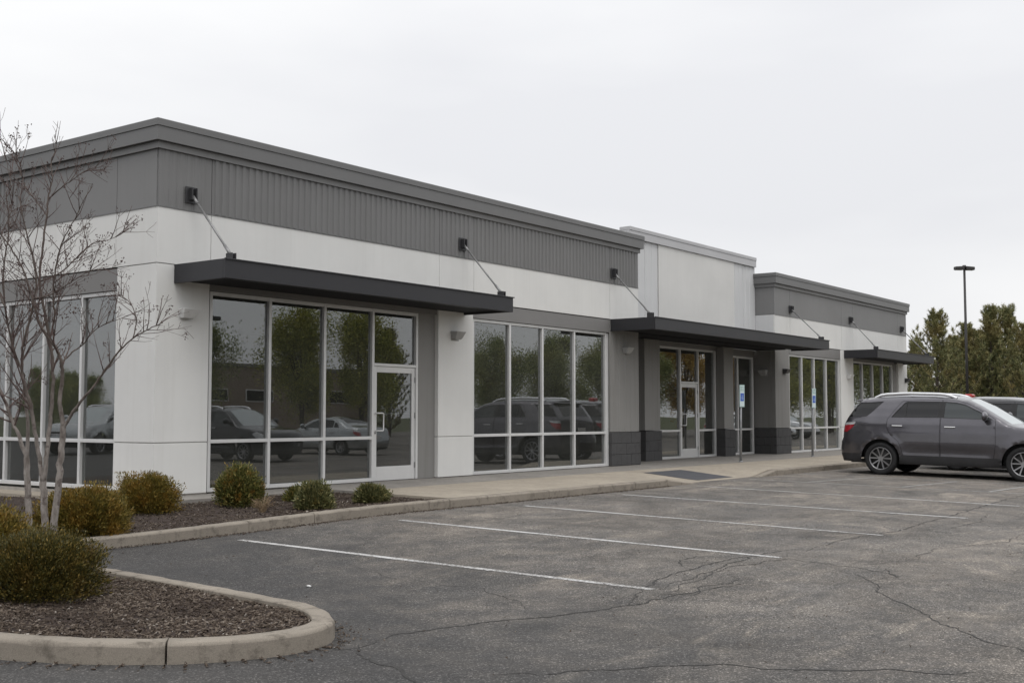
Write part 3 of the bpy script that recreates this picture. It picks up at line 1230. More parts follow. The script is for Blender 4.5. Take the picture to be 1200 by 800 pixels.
# corner pier: one L-shaped cast unit in two lifts
for z0, z1 in ((0.012, 0.832), (0.846, 3.696)):
    bm = bmesh.new()
    pl = [(0, 0), (1.05, 0), (1.05, 0.14), (0.14, 0.14), (0.14, 1.05), (0, 1.05)]
    lo = [bm.verts.new((x, y, z0)) for x, y in pl]
    hi = [bm.verts.new((x, y, z1)) for x, y in pl]
    for i in range(6):
        bm.faces.new((lo[i], lo[(i + 1) % 6], hi[(i + 1) % 6], hi[i]))
    bm.faces.new(list(reversed(lo)))
    bm.faces.new(hi)
    bmesh.ops.bevel(bm, geom=list(bm.edges), offset=0.007, segments=2, affect='EDGES')
    link('corner_pier', finish('corner_pier', bm), 'white_panel', B)
for z0, z1 in ((0.80, 0.87), (3.66, 3.708)):
    box('reveal_strip', 0.012, 1.04, 0.012, 0.12, z0, z1, 'reveal_grey', B)
    box('reveal_strip', 0.013, 0.12, 0.121, 1.04, z0, z1, 'reveal_grey', B)
box('plinth', 0.02, 1.06, 0.02, 0.2, -0.3, 0.010, 'plinth', B)
box('plinth', 0.02, 0.2, 0.201, 20.0, -0.3, 0.010, 'plinth', B)
white_pier(FM, 6.92, 8.07)
FM.box('grey_return', 6.40, 6.91, -0.16, -0.09, 0.005, 3.40, 'grey_wall')


def block_base(F_, a0, a1, proud, back, zc=0.85, rows=3, nb=3, z0=0.004):
    """painted concrete blocks, each a piece; every other course half a block over"""
    h = (zc - z0) / rows
    bw = (a1 - a0) / nb
    for r in range(rows):
        xs_ = [a0] + [a0 + bw * (i + (0.5 if r % 2 else 1.0)) for i in range(nb)] + [a1]
        xs_ = sorted(set(round(v, 4) for v in xs_ if v <= a1 + 1e-6))
        for p, q_ in zip(xs_, xs_[1:]):
            if q_ - p < 0.05:
                continue
            F_.box('block', p + 0.003, q_ - 0.003, -back, proud + random.uniform(-0.003, 0.003), z0 + r * h + 0.004, z0 + (r + 1) * h - 0.004, 'block', B, 0.006)
    F_.box('block_core', a0 + 0.01, a1 - 0.01, -back + 0.01, proud - 0.014, z0, zc - 0.004, 'joint_black')


# grey pier at the end of the main block
FM.ribbed('ribbed_pier', 13.62, MAIN_X1, 0.862, 3.69, 'grey_wall', 0.30, 0.008)
FM.box('pier_core', 13.63, MAIN_X1 - 0.02, -0.19, -0.041, 0.01, 3.69, 'grey_wall')
block_base(FM, 13.62, MAIN_X1 + 0.03, 0.035, 0.10)


# ---- storefronts
def storefront(F_, edges, z0, zmid, ztop, rec, door=None, name='storefront', low=True):
    """aluminium frame: posts, rails and panes, one piece each; rec = how far the frame sits behind the wall plane"""
    sf = empty(name, (0, 0, 0), 0, B)
    d1, d0 = -rec, -rec - 0.115
    mw = 0.062
    n = len(edges)
    for i, a in enumerate(edges):
        if i == 0:
            x0, x1 = a, a + mw
        elif i == n - 1:
            x0, x1 = a - mw, a
        else:
            x0, x1 = a - mw / 2, a + mw / 2
        F_.box('mullion', x0, x1, d0, d1, z0, ztop, 'aluminium', sf, 0.004)
    for i in range(n - 1):
        a0 = edges[i] + (mw if i == 0 else mw / 2)
        a1 = edges[i + 1] - (mw if i == n - 2 else mw / 2)
        dg0, dg1 = -rec - 0.070, -rec - 0.058
        F_.box('rail', a0, a1, d0, d1 - 0.001, ztop - mw, ztop, 'aluminium', sf, 0.004)
        if door == i:
            zd = 2.235
            F_.box('rail', a0, a1, d0, d1 - 0.001, zd, zd + 0.055, 'aluminium', sf, 0.004)
            F_.box('pane', a0, a1, dg0, dg1, zd + 0.055, ztop - mw, 'tinted_glass', sf)
            make_door(F_, a0 + 0.004, a1 - 0.004, 0.012, zd - 0.005, rec)
            continue
        F_.box('rail', a0, a1, d0, d1 - 0.001, z0, z0 + 0.065, 'aluminium', sf, 0.004)
        F_.box('rail', a0, a1, d0, d1 - 0.001, zmid - 0.03, zmid + 0.03, 'aluminium', sf, 0.004)
        F_.box('pane', a0, a1, dg0, dg1, z0 + 0.065, zmid - 0.03, 'tinted_glass', sf)
        F_.box('pane', a0, a1, dg0, dg1, zmid + 0.03, ztop - mw, 'tinted_glass', sf)
    return sf


def make_door(F_, a0, a1, z0, z1, rec):
    d = empty('door', (0, 0, 0), 0, B)
    d['label'] = 'aluminium framed glass door with pull handle and push bar'
    f1, f0 = -rec - 0.028, -rec - 0.078
    st = 0.095
    F_.box('stile', a0, a0 + st, f0, f1, z0, z1, 'aluminium', d, 0.004)
    F_.box('stile', a1 - st, a1, f0, f1, z0, z1, 'aluminium', d, 0.004)
    F_.box('top_rail', a0 + st, a1 - st, f0, f1 - 0.001, z1 - 0.115, z1, 'aluminium', d, 0.004)
    F_.box('bottom_rail', a0 + st, a1 - st, f0, f1 - 0.001, z0, z0 + 0.27, 'aluminium', d, 0.004)
    F_.box('pane', a0 + st, a1 - st, -rec - 0.060, -rec - 0.050, z0 + 0.27, z1 - 0.115, 'tinted_glass', d)
    hx = a0 + st * 0.55
    acc = Acc()
    P = F_.P
    path = [P(hx, -rec - 0.03, 0.98), P(hx, -rec + 0.045, 0.98), P(hx + 0.13, -rec + 0.055, 0.98), P(hx + 0.15, -rec + 0.055, 1.0), P(hx + 0.15, -rec + 0.055, 1.30), P(hx + 0.13, -rec + 0.055, 1.32), P(hx, -rec + 0.045, 1.32), P(hx, -rec - 0.03, 1.32)]
    acc.tube(path, [0.014] * len(path), 8)
    link('pull_handle', acc.mesh('pull_handle', True), 'aluminium', d)
    F_.box('push_bar', a0 + st, a1 - st, -rec - 0.125, -rec - 0.095, 1.30, 1.325, 'aluminium', d, 0.003)
    for z in (z0 + 0.22, z1 - 0.3, (z0 + z1) / 2 + 0.1):
        F_.box('hinge', a1 - 0.016, a1 + 0.010, f1, f1 + 0.018, z, z + 0.11, 'steel', d)
    F_.box('lock', hx - 0.018, hx + 0.018, f1, f1 + 0.010, 0.92, 0.955, 'steel', d)
    return d


ZM, ZT = 0.845, 3.345
storefront(FM, [1.12, 2.45, 3.78, 5.07, 6.38], 0.012, ZM, ZT, 0.075, door=3)
FM.box('jamb', 1.055, 1.118, -0.16, -0.085, 0.012, ZT, 'header_metal')
FM.box('header', 1.06, 6.91, -0.16, -0.03, ZT + 0.006, 3.69, 'header_metal')
storefront(FM, [8.11, 9.47, 10.74, 12.08, 13.53], 0.012, ZM, ZT + 0.015, 0.05)
FM.box('header', 8.08, 13.61, -0.16, -0.012, ZT + 0.022, 3.69, 'header_metal')
FM.box('jamb', 13.534, 13.612, -0.16, -0.055, 0.012, ZT, 'aluminium')
storefront(FL, [1.06, 2.10, 3.24, 4.42, 5.6, 6.85], 0.055, ZM + 0.01, ZT - 0.02, 0.045)
FL.box('header', 1.06, 6.88, -0.16, -0.012, ZT - 0.012, 3.69, 'header_metal')

# recess: two piers, door bay, side lights
storefront(FR, [17.62, 19.32, 20.46, 21.62], 0.012, ZM - 0.02, ZT - 0.05, 0.0, door=1)
storefront(FR, [22.32, 23.2, 24.36], 0.012, ZM - 0.02, ZT - 0.15, 0.0)
storefront(FR, [15.06, 16.72], 0.012, ZM - 0.02, ZT - 0.05, 0.0)
FR.box('header', 15.05, 24.37, -0.1, 0.02, ZT - 0.045, 3.415, 'header_metal')
FR.box('header', 22.33, 24.36, -0.09, 0.018, ZT - 0.145, ZT - 0.047, 'header_metal')
for a0, a1 in ((16.74, 17.60), (21.64, 22.30)):
    FR.box('pier', a0, a1, -0.15, 0.27, 0.86, 3.415, 'grey_wall', B, 0.006)
    FP = Face('front', REC_Y - 0.27)
    block_base(FP, a0 - 0.03, a1 + 0.03, 0.04, 0.30, nb=2)
# return of the third block, block base
for r in range(3):
    for y0, y1 in ((THIRD_Y - 0.035, 0.80), (0.80, 1.18)) if r % 2 else ((THIRD_Y - 0.035, 0.6), (0.6, 1.18)):
        box('block', T3_X0 - 0.035, T3_X0 + 0.1, y0 + 0.003, y1 - 0.003, 0.008 + r * 0.282, 0.008 + (r + 1) * 0.282 - 0.008, 'block', B, 0.006)
FT.box('pier', T3_X0 + 0.002, 25.72, -0.14, 0.0, 0.862, 3.69, 'grey_wall', B, 0.006)
block_base(FT, T3_X0 + 0.102, 25.75, 0.035, 0.13)
storefront(FT, [25.80, 26.95, 28.05, 29.17, 30.42], 0.012, ZM, ZT + 0.0, 0.05)
FT.box('header', 25.77, 30.44, -0.16, -0.012, ZT + 0.006, 3.69, 'header_metal')
white_pier(FT, 30.46, 31.75)
storefront(FT, [31.80, 32.95, 34.1, 35.25, 36.40], 0.012, ZM, ZT, 0.075)
FT.box('header', 31.77, 36.48, -0.16, -0.03, ZT + 0.006, 3.69, 'header_metal')
FT.box('grey_return', 36.43, 36.93, -0.16, -0.09, 0.005, 3.68, 'grey_wall')
white_pier(FT, 36.95, T3_X1)


# ---- canopies
def canopy(F_, a0, a1, depth, rods, z0=3.40, z1=3.705, back=0.0):
    c = empty('canopy', (0, 0, 0), 0, B)
    c['label'] = 'flat dark metal canopy hung on steel rods'
    t = 0.012
    F_.box('fascia', a0, a1, depth - 0.06, depth, z0, z1, 'canopy_metal', c, 0.004)
    F_.box('end_plate', a0, a0 + 0.06, back + 0.002, depth - 0.061, z0, z1, 'canopy_metal', c, 0.004)
    F_.box('end_plate', a1 - 0.06, a1, back + 0.002, depth - 0.061, z0, z1, 'canopy_metal', c, 0.004)
    F_.box('deck', a0 + 0.061, a1 - 0.061, back + 0.002, depth - 0.061, z1 - 0.05, z1 - 0.02, 'canopy_metal', c)
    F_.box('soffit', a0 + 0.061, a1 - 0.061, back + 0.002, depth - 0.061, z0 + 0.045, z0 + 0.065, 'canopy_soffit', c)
    F_.box('lip', a0 - 0.025, a1 + 0.025, depth + 0.001, depth + 0.022, z1 - 0.016, z1 + 0.006, 'canopy_metal', c, 0.003)
    F_.box('bottom_lip', a0 + 0.061, a1 - 0.061, depth - 0.10, depth - 0.062, z0 - 0.004, z0 + 0.012, 'canopy_metal', c)
    for (FW, sw, zw, sa, da, za) in rods:
        pw = Vector(FW.P(sw, 0.055, zw))
        pa = Vector(F_.P(sa, da, za))
        dirv = (pa - pw).normalized()
        rod = cyl('tension_rod', pw + dirv * 0.05, pa - dirv * 0.02, 0.019, 0.019, 10, 'steel', c)
        cyl('clevis', pw + dirv * 0.04, pw + dirv * 0.22, 0.028, 0.026, 8, 'steel', c)
        cyl('clevis', pa - dirv * 0.26, pa - dirv * 0.03, 0.026, 0.030, 8, 'steel', c)
        FW.box('wall_plate', sw - 0.115, sw + 0.115, 0.0225, 0.040, zw - 0.135, zw + 0.135, 'bracket_dark', c, 0.004)
        bm = bmesh.new()
        for k in (-1, 1):
            add_hexa(bm, FW.c8(sw + k * 0.045 - 0.010, sw + k * 0.045 + 0.010, 0.0405, 0.13, zw - 0.09, zw + 0.11), 0.004)
        link('wall_bracket', finish('wall_bracket', bm), 'bracket_dark', c)
        bm = bmesh.new()
        for k in (-1, 1):
            add_hexa(bm, F_.c8(sa + k * 0.035 - 0.008, sa + k * 0.035 + 0.008, da - 0.09, da + 0.07, z1 - 0.005, za + 0.045), 0.004)
        link('anchor_bracket', finish('anchor_bracket', bm), 'bracket_dark', c)
    return c


canopy(FM, 0.33, 7.80, 1.27, [(FM, 0.62, 4.87, 0.56, 1.13, 3.775), (FM, 7.66, 4.90, 7.60, 1.13, 3.775)])
canopy(FM, 13.64, 25.0, 1.30, [(FM, 13.76, 4.88, 13.72, 1.13, 3.775), (FT, 25.85, 4.87, 24.78, 1.13, 3.775)])
canopy(FT, 30.8, 37.6, 1.27, [(FT, 31.45, 4.87, 31.1, 1.12, 3.775), (FT, 37.35, 4.87, 37.2, 1.12, 3.775)])
# recess ceiling under the middle canopy
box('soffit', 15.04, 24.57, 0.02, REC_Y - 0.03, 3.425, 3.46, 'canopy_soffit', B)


# ------------------------------------------------------------------ wall lights (each its own thing)
def wall_light(F_, a, z, mat, label, w=0.30, h=0.15, dep=0.20):
    base = F_.P(a, 0, z)
    t = empty('wall_light', base)
    tag(t, label, 'wall light', 'wedge wall lights on the piers')
    bm = bmesh.new()
    loc = Face(F_.k, 0.0)
    c = [loc.P(-w / 2 + 0.04, 0.002, -h / 2), loc.P(w / 2 - 0.04, 0.002, -h / 2), loc.P(w / 2 - 0.04, dep * 0.55, -h / 2), loc.P(-w / 2 + 0.04, dep * 0.55, -h / 2),
         loc.P(-w / 2, 0.002, h / 2), loc.P(w / 2, 0.002, h / 2), loc.P(w / 2, dep, h / 2), loc.P(-w / 2, dep, h / 2)]
    add_hexa(bm, c, 0.008)
    link('housing', finish('housing', bm), mat, t)
    loc.box('lens', -w / 2 + 0.06, w / 2 - 0.06, 0.02, dep * 0.5, -h / 2 - 0.010, -h / 2 - 0.001, 'lens', t)
    loc.box('back_plate', -w / 2 + 0.02, w / 2 - 0.02, 0.0005, 0.0018, -h / 2 - 0.04, h / 2 + 0.02, mat, t)
    return t


wall_light(FM, 0.56, 2.92, 'lamp_white', 'white wedge wall light on the corner pier under the first canopy')
wall_light(FM, 7.45, 2.95, 'lamp_grey', 'pale wedge wall light on the white pier right of the near door')
wall_light(FM, 14.35, 2.94, 'lamp_grey', 'light grey wall light on the ribbed grey pier left of the entry')
wall_light(F3L, 0.80, 2.70, 'lamp_grey', 'wall light on the dark side wall inside the entry recess')
wall_light(FT, 25.30, 2.75, 'lamp_dark', 'dark wall light on the grey pier right of the entry recess')
wall_light(FT, 31.2, 2.72, 'lamp_white', 'white wall light on the white pier below the far canopy')
wall_light(FT, 37.85, 2.75, 'lamp_dark', 'dark wall light on the last pier at the far building end')


# ------------------------------------------------------------------ accessible parking signs
def sign(x, y, z0, lean, label, htop=2.15):
    t = empty('parking_sign', (x, y, z0))
    tag(t, label, 'sign', 'accessible parking signs')
    t.rotation_euler = (math.radians(1.0), lean, 0)
    cyl('post', (0, 0, 0), (0, 0, htop - 0.05), 0.035, 0.033, 10, 'galvanised', t)
    cyl('base_collar', (0, 0, 0.0), (0, 0, 0.03), 0.06, 0.055, 12, 'galvanised', t)
    z1 = htop
    z2 = htop - 0.62
    pnl = box('sign_panel', -0.155, 0.155, -0.045, -0.038, z2, z1, 'sign_white', t, 0.002)
    yb = -0.0465

    def flat(name, pts, mat, dy=0.0):
        bm = bmesh.new()
        bm.faces.new([bm.verts.new((a, yb - dy, b)) for a, b in pts])
        return link(name, finish(name, bm), mat, pnl)
    # green border
    for a0, a1, b0, b1 in ((-0.145, 0.145, z1 - 0.016, z1 - 0.008), (-0.145, 0.145, z2 + 0.008, z2 + 0.016), (-0.145, -0.138, z2 + 0.017, z1 - 0.017), (0.138, 0.145, z2 + 0.017, z1 - 0.017), (-0.138, 0.138, z1 - 0.172, z1 - 0.165)):
        flat('border', [(a0, b0), (a1, b0), (a1, b1), (a0, b1)], 'sign_green')
    flat('symbol_square', [(-0.11, z1 - 0.455), (0.11, z1 - 0.455), (0.11, z1 - 0.235), (-0.11, z1 - 0.235)], 'sign_blue')
    # wheelchair symbol
    bm = bmesh.new()
    cx, cz = 0.0, z1 - 0.345

    def ring(cx_, cz_, r0, r1, a0, a1, n=16):
        pr = []
        for i in range(n + 1):
            a = math.radians(a0 + (a1 - a0) * i / n)
            pr.append((bm.verts.new((cx_ + r0 * math.cos(a), yb - 0.001, cz_ + r0 * math.sin(a))), bm.verts.new((cx_ + r1 * math.cos(a), yb - 0.001, cz_ + r1 * math.sin(a)))))
        for (p, q_), (r_, s_) in zip(pr, pr[1:]):
            bm.faces.new((p, q_, s_, r_))
    ring(cx, cz - 0.025, 0.030, 0.041, 95, 345)
    ring(cx - 0.006, cz + 0.062, 0.001, 0.013, 0, 359)
    for p in ([(-0.012, 0.048), (0.002, 0.048), (0.006, -0.005), (-0.008, -0.005)], [(-0.004, 0.025), (0.034, 0.025), (0.034, 0.014), (-0.004, 0.014)],
              [(-0.006, -0.005), (-0.006, -0.017), (0.036, -0.017), (0.036, -0.005)], [(0.026, -0.010), (0.038, -0.010), (0.060, -0.058), (0.048, -0.058)]):
        bm.faces.new([bm.verts.new((cx + a, yb - 0.001, cz + b)) for a, b in p])
    link('wheelchair_symbol', finish('wheelchair_symbol', bm), 'sign_white', pnl)
    for txt, zz, sz in (('RESERVED', z1 - 0.085, 0.056), ('PARKING', z1 - 0.150, 0.056)):
        cu = bpy.data.curves.new('lettering', 'FONT')
        cu.body = txt
        cu.size = sz
        cu.align_x = 'CENTER'
        tmp = bpy.data.objects.new('lettering_tmp', cu)
        COL.objects.link(tmp)
        dg = bpy.context.evaluated_depsgraph_get()
        m_ = bpy.data.meshes.new_from_object(tmp.evaluated_get(dg))
        bpy.data.objects.remove(tmp)
        o = link('lettering', m_, None, pnl)
        m_.materials.clear()
        m_.materials.append(MATS['sign_green'])
        o.rotation_euler = (math.pi / 2, 0, 0)
        o.location = (0, yb, zz)
    return t


sign(18.55, -1.20, walk_z(18.55, -1.2), -0.012, 'nearer blue and white accessible parking sign in front of the entry recess')
sign(23.9, -1.12, walk_z(23.9, -1.12), 0.004, 'farther blue and white accessible parking sign before the far storefront')
# ------------------------------------------------------------------ cars
def interp(tab, x):
    if x <= tab[0][0]:
        return tab[0][1]
    for (a, va), (b, vb) in zip(tab, tab[1:]):
        if x <= b:
            t = (x - a) / (b - a)
            t = t * t * (3 - 2 * t) * 0.5 + t * 0.5
            return va + (vb - va) * t
    return tab[-1][1]


def poly_inset(poly, d):
    """inset a simple polygon by d"""
    n = len(poly)
    area = sum(poly[i][0] * poly[(i + 1) % n][1] - poly[(i + 1) % n][0] * poly[i][1] for i in range(n))
    sg = 1 if area > 0 else -1
    out = []
    for i in range(n):
        p0, p1, p2 = Vector(poly[i - 1]), Vector(poly[i]), Vector(poly[(i + 1) % n])
        a, b = (p1 - p0).normalized(), (p2 - p1).normalized()
        na, nb = Vector((-a.y, a.x)) * sg, Vector((-b.y, b.x)) * sg
        m = (na + nb) / max(0.35, 1 + na.dot(nb))
        q = p1 + m * d
        out.append((q.x, q.y))
    return out


SUV = dict(
    top=[(0.06, 0.30), (0.015, 0.42), (0.0, 0.55), (0.025, 0.72), (0.07, 0.80), (0.085, 0.95), (0.105, 1.12), (0.17, 1.26), (0.30, 1.46), (0.42, 1.625),
         (0.40, 1.655), (0.52, 1.69), (0.9, 1.735), (1.5, 1.765), (2.1, 1.758), (2.55, 1.728), (2.82, 1.68), (3.1, 1.545), (3.4, 1.36), (3.68, 1.185),
         (3.85, 1.135), (4.2, 1.10), (4.6, 1.04), (4.86, 0.95), (4.97, 0.86), (5.03, 0.72), (5.06, 0.55), (5.06, 0.40), (4.98, 0.26)],
    bottom=0.25, rear=0.98, front=4.00, r=0.362, arch=0.435,
    width=[(0.2, 0.90), (0.3, 0.955), (0.5, 0.985), (0.72, 0.998), (0.95, 0.990), (1.12, 0.965), (1.25, 0.925), (1.45, 0.845), (1.62, 0.765), (1.75, 0.69)],
    plan=[(0.0, 0.83), (0.10, 0.90), (0.3, 0.955), (0.7, 0.99), (1.2, 1.0), (3.6, 1.0), (4.2, 0.985), (4.6, 0.945), (4.85, 0.87), (5.06, 0.74)],
    windows=dict(quarter=[(0.205, 1.265), (0.405, 1.555), (0.45, 1.60), (1.00, 1.645), (0.74, 1.38), (0.64, 1.295)],
                 rear=[(1.20, 1.285), (1.30, 1.42), (1.47, 1.62), (1.52, 1.645), (2.23, 1.655), (2.23, 1.295)],
                 front=[(2.34, 1.295), (2.34, 1.655), (2.60, 1.635), (2.80, 1.585), (3.10, 1.445), (3.38, 1.275)]),
    doors=dict(rear=[(1.50, 0.40), (1.44, 0.62), (1.38, 0.76), (1.20, 0.90), (1.12, 1.05), (1.12, 1.24), (1.26, 1.45), (1.42, 1.66), (2.285, 1.70), (2.285, 0.40)],
               front=[(2.295, 0.40), (2.295, 1.70), (2.62, 1.68), (2.84, 1.62), (3.15, 1.47), (3.44, 1.29), (3.45, 0.75), (3.40, 0.40)]),
    tail=[(0.05, 0.93), (0.095, 1.15), (0.40, 1.165), (0.34, 1.05), (0.20, 0.94)],
    head=[(4.42, 0.93), (4.60, 1.005), (4.84, 0.93), (4.965, 0.845), (5.0, 0.76), (4.82, 0.76), (4.6, 0.83)],
    clad=0.46, back_idx=(7, 9), wind_idx=(16, 19), handles=[(1.36, 1.10), (2.50, 1.10)], mirror=(3.22, 1.30), rails=(0.75, 2.55), lenn=5.06)
SEDAN = dict(
    top=[(0.10, 0.28), (0.02, 0.38), (0.0, 0.52), (0.03, 0.66), (0.08, 0.80), (0.12, 0.98), (0.20, 1.055), (0.45, 1.085), (0.72, 1.11), (0.95, 1.20), (1.25, 1.325),
         (1.55, 1.405), (1.95, 1.445), (2.35, 1.44), (2.65, 1.40), (2.95, 1.28), (3.25, 1.12), (3.50, 0.995), (3.9, 0.945), (4.3, 0.86), (4.5, 0.76), (4.60, 0.62), (4.62, 0.42), (4.54, 0.22)],
    bottom=0.20, rear=0.98, front=3.66, r=0.325, arch=0.375,
    width=[(0.15, 0.82), (0.3, 0.875), (0.5, 0.90), (0.7, 0.905), (0.9, 0.885), (1.0, 0.85), (1.2, 0.735), (1.35, 0.645), (1.45, 0.57)],
    plan=[(0.0, 0.80), (0.12, 0.90), (0.4, 0.96), (1.0, 1.0), (3.3, 1.0), (3.9, 0.97), (4.3, 0.90), (4.62, 0.72)],
    windows=dict(quarter=[(1.12, 1.055), (1.30, 1.22), (1.45, 1.27), (1.42, 1.06)],
                 rear=[(1.46, 1.06), (1.50, 1.30), (1.66, 1.35), (2.03, 1.37), (2.03, 1.05)],
                 front=[(2.11, 1.05), (2.11, 1.37), (2.42, 1.36), (2.70, 1.26), (3.08, 1.045)]),
    doors=dict(rear=[(1.36, 0.33), (1.30, 0.62), (1.16, 0.80), (1.06, 1.02), (1.28, 1.26), (1.55, 1.385), (2.065, 1.41), (2.065, 0.33)],
               front=[(2.075, 0.33), (2.075, 1.41), (2.44, 1.40), (2.74, 1.29), (3.14, 1.06), (3.12, 0.60), (3.06, 0.33)]),
    tail=[(0.05, 0.74), (0.11, 0.95), (0.36, 0.985), (0.36, 0.86), (0.20, 0.76)],
    head=[(4.05, 0.72), (4.15, 0.85), (4.40, 0.78), (4.55, 0.66), (4.50, 0.58), (4.25, 0.62)],
    clad=0.28, back_idx=(9, 11), wind_idx=(14, 17), handles=[(1.42, 0.88), (2.28, 0.88)], mirror=(2.96, 1.08), rails=None, lenn=4.62)

WHEEL_CACHE = {}


def wheel_meshes(r, style):
    key = (r, style)
    if key in WHEEL_CACHE:
        return WHEEL_CACHE[key]
    n = 36

    def lathe(name, prof, smooth=True, closed=False):
        bm = bmesh.new()
        rings = []
        for k in range(n):
            a = math.tau * k / n
            rings.append([bm.verts.new((p[1] * math.cos(a), p[0], p[1] * math.sin(a))) for p in prof])
        for k in range(n):
            A_, B_ = rings[k], rings[(k + 1) % n]
            for i in range(len(prof) - (0 if closed else 1)):
                j = (i + 1) % len(prof)
                f = bm.faces.new((A_[i], A_[j], B_[j], B_[i]))
                f.smooth = smooth
        return finish(name, bm)
    w = 0.118
    rr = r * 0.70
    tyre = lathe('tyre', [(-w * 0.8, rr), (-w, rr * 1.05), (-w * 1.02, r * 0.90), (-w * 0.88, r * 0.975), (-w * 0.6, r), (w * 0.6, r), (w * 0.88, r * 0.975), (w * 1.02, r * 0.90), (w, rr * 1.05), (w * 0.8, rr)], closed=True)
    # outer side is -y
    back = lathe('rim_back', [(-w * 0.45, 0.0005), (-w * 0.45, rr * 0.97), (w * 0.7, rr * 0.98)])
    bm = bmesh.new()
    rings = []
    prof = [(-w * 0.80, rr * 1.02), (-w * 0.93, rr * 0.985), (-w * 0.86, rr * 0.93), (-w * 0.50, rr * 0.90), (-w * 0.45, rr * 0.96)]
    for k in range(n):
        a = math.tau * k / n
        rings.append([bm.verts.new((p[1] * math.cos(a), p[0], p[1] * math.sin(a))) for p in prof])
    for k in range(n):
        A_, B_ = rings[k], rings[(k + 1) % n]
        for i in range(len(prof) - 1):
            bm.faces.new((A_[i], A_[i + 1], B_[i + 1], B_[i])).smooth = True
    # spokes
    for k in range(5):
        for s_ in (-1, 1):
            a = math.tau * k / 5 + s_ * 0.16 + 0.3
            a2 = math.tau * k / 5 + s_ * 0.30 + 0.3
            w0, w1 = 0.014, 0.017
            p0 = Vector((math.cos(a), 0, math.sin(a))) * (r * 0.13)
            p1 = Vector((math.cos(a2), 0, math.sin(a2))) * (rr * 0.95)
            d = (p1 - p0).normalized()
            q = Vector((-d.z, 0, d.x))
            c = []
            for y in (-w * 0.50, -w * 0.84):
                dy = 0.0 if y > -w * 0.6 else 0.006
                c += [p0 - q * (w0 - dy * 0.5) + Vector((0, y - (0.0 if y > -w * .6 else -0.012), 0)), p1 - q * (w1 - dy * 0.5) + Vector((0, y, 0)), p1 + q * (w1 - dy * 0.5) + Vector((0, y, 0)), p0 + q * (w0 - dy * 0.5) + Vector((0, y - (0.0 if y > -w * .6 else -0.012), 0))]
            add_hexa(bm, c)
    # hub cap
    for r0, y0, y1 in ((r * 0.17, -w * 0.45, -w * 0.76),):
        v0 = [bm.verts.new((r0 * math.cos(math.tau * k / 18), y0, r0 * math.sin(math.tau * k / 18))) for k in range(18)]
        v1 = [bm.verts.new((r0 * 0.9 * math.cos(math.tau * k / 18), y1, r0 * 0.9 * math.sin(math.tau * k / 18))) for k in range(18)]
        for k in range(18):
            bm.faces.new((v0[k], v0[(k + 1) % 18], v1[(k + 1) % 18], v1[k]))
        bm.faces.new(v1)
    rim = finish('rim', bm)
    WHEEL_CACHE[key] = (tyre, back, rim)
    return WHEEL_CACHE[key]


def dist_poly(p, pts):
    best = 9.0
    for a, b in zip(pts, pts[1:]):
        dx, dy = b[0] - a[0], b[1] - a[1]
        L2 = dx * dx + dy * dy
        t = 0 if L2 == 0 else max(0, min(1, ((p[0] - a[0]) * dx + (p[1] - a[1]) * dy) / L2))
        d = math.hypot(p[0] - a[0] - t * dx, p[1] - a[1] - t * dy)
        if d < best:
            best = d
    return best


CAR_SIDE = {}


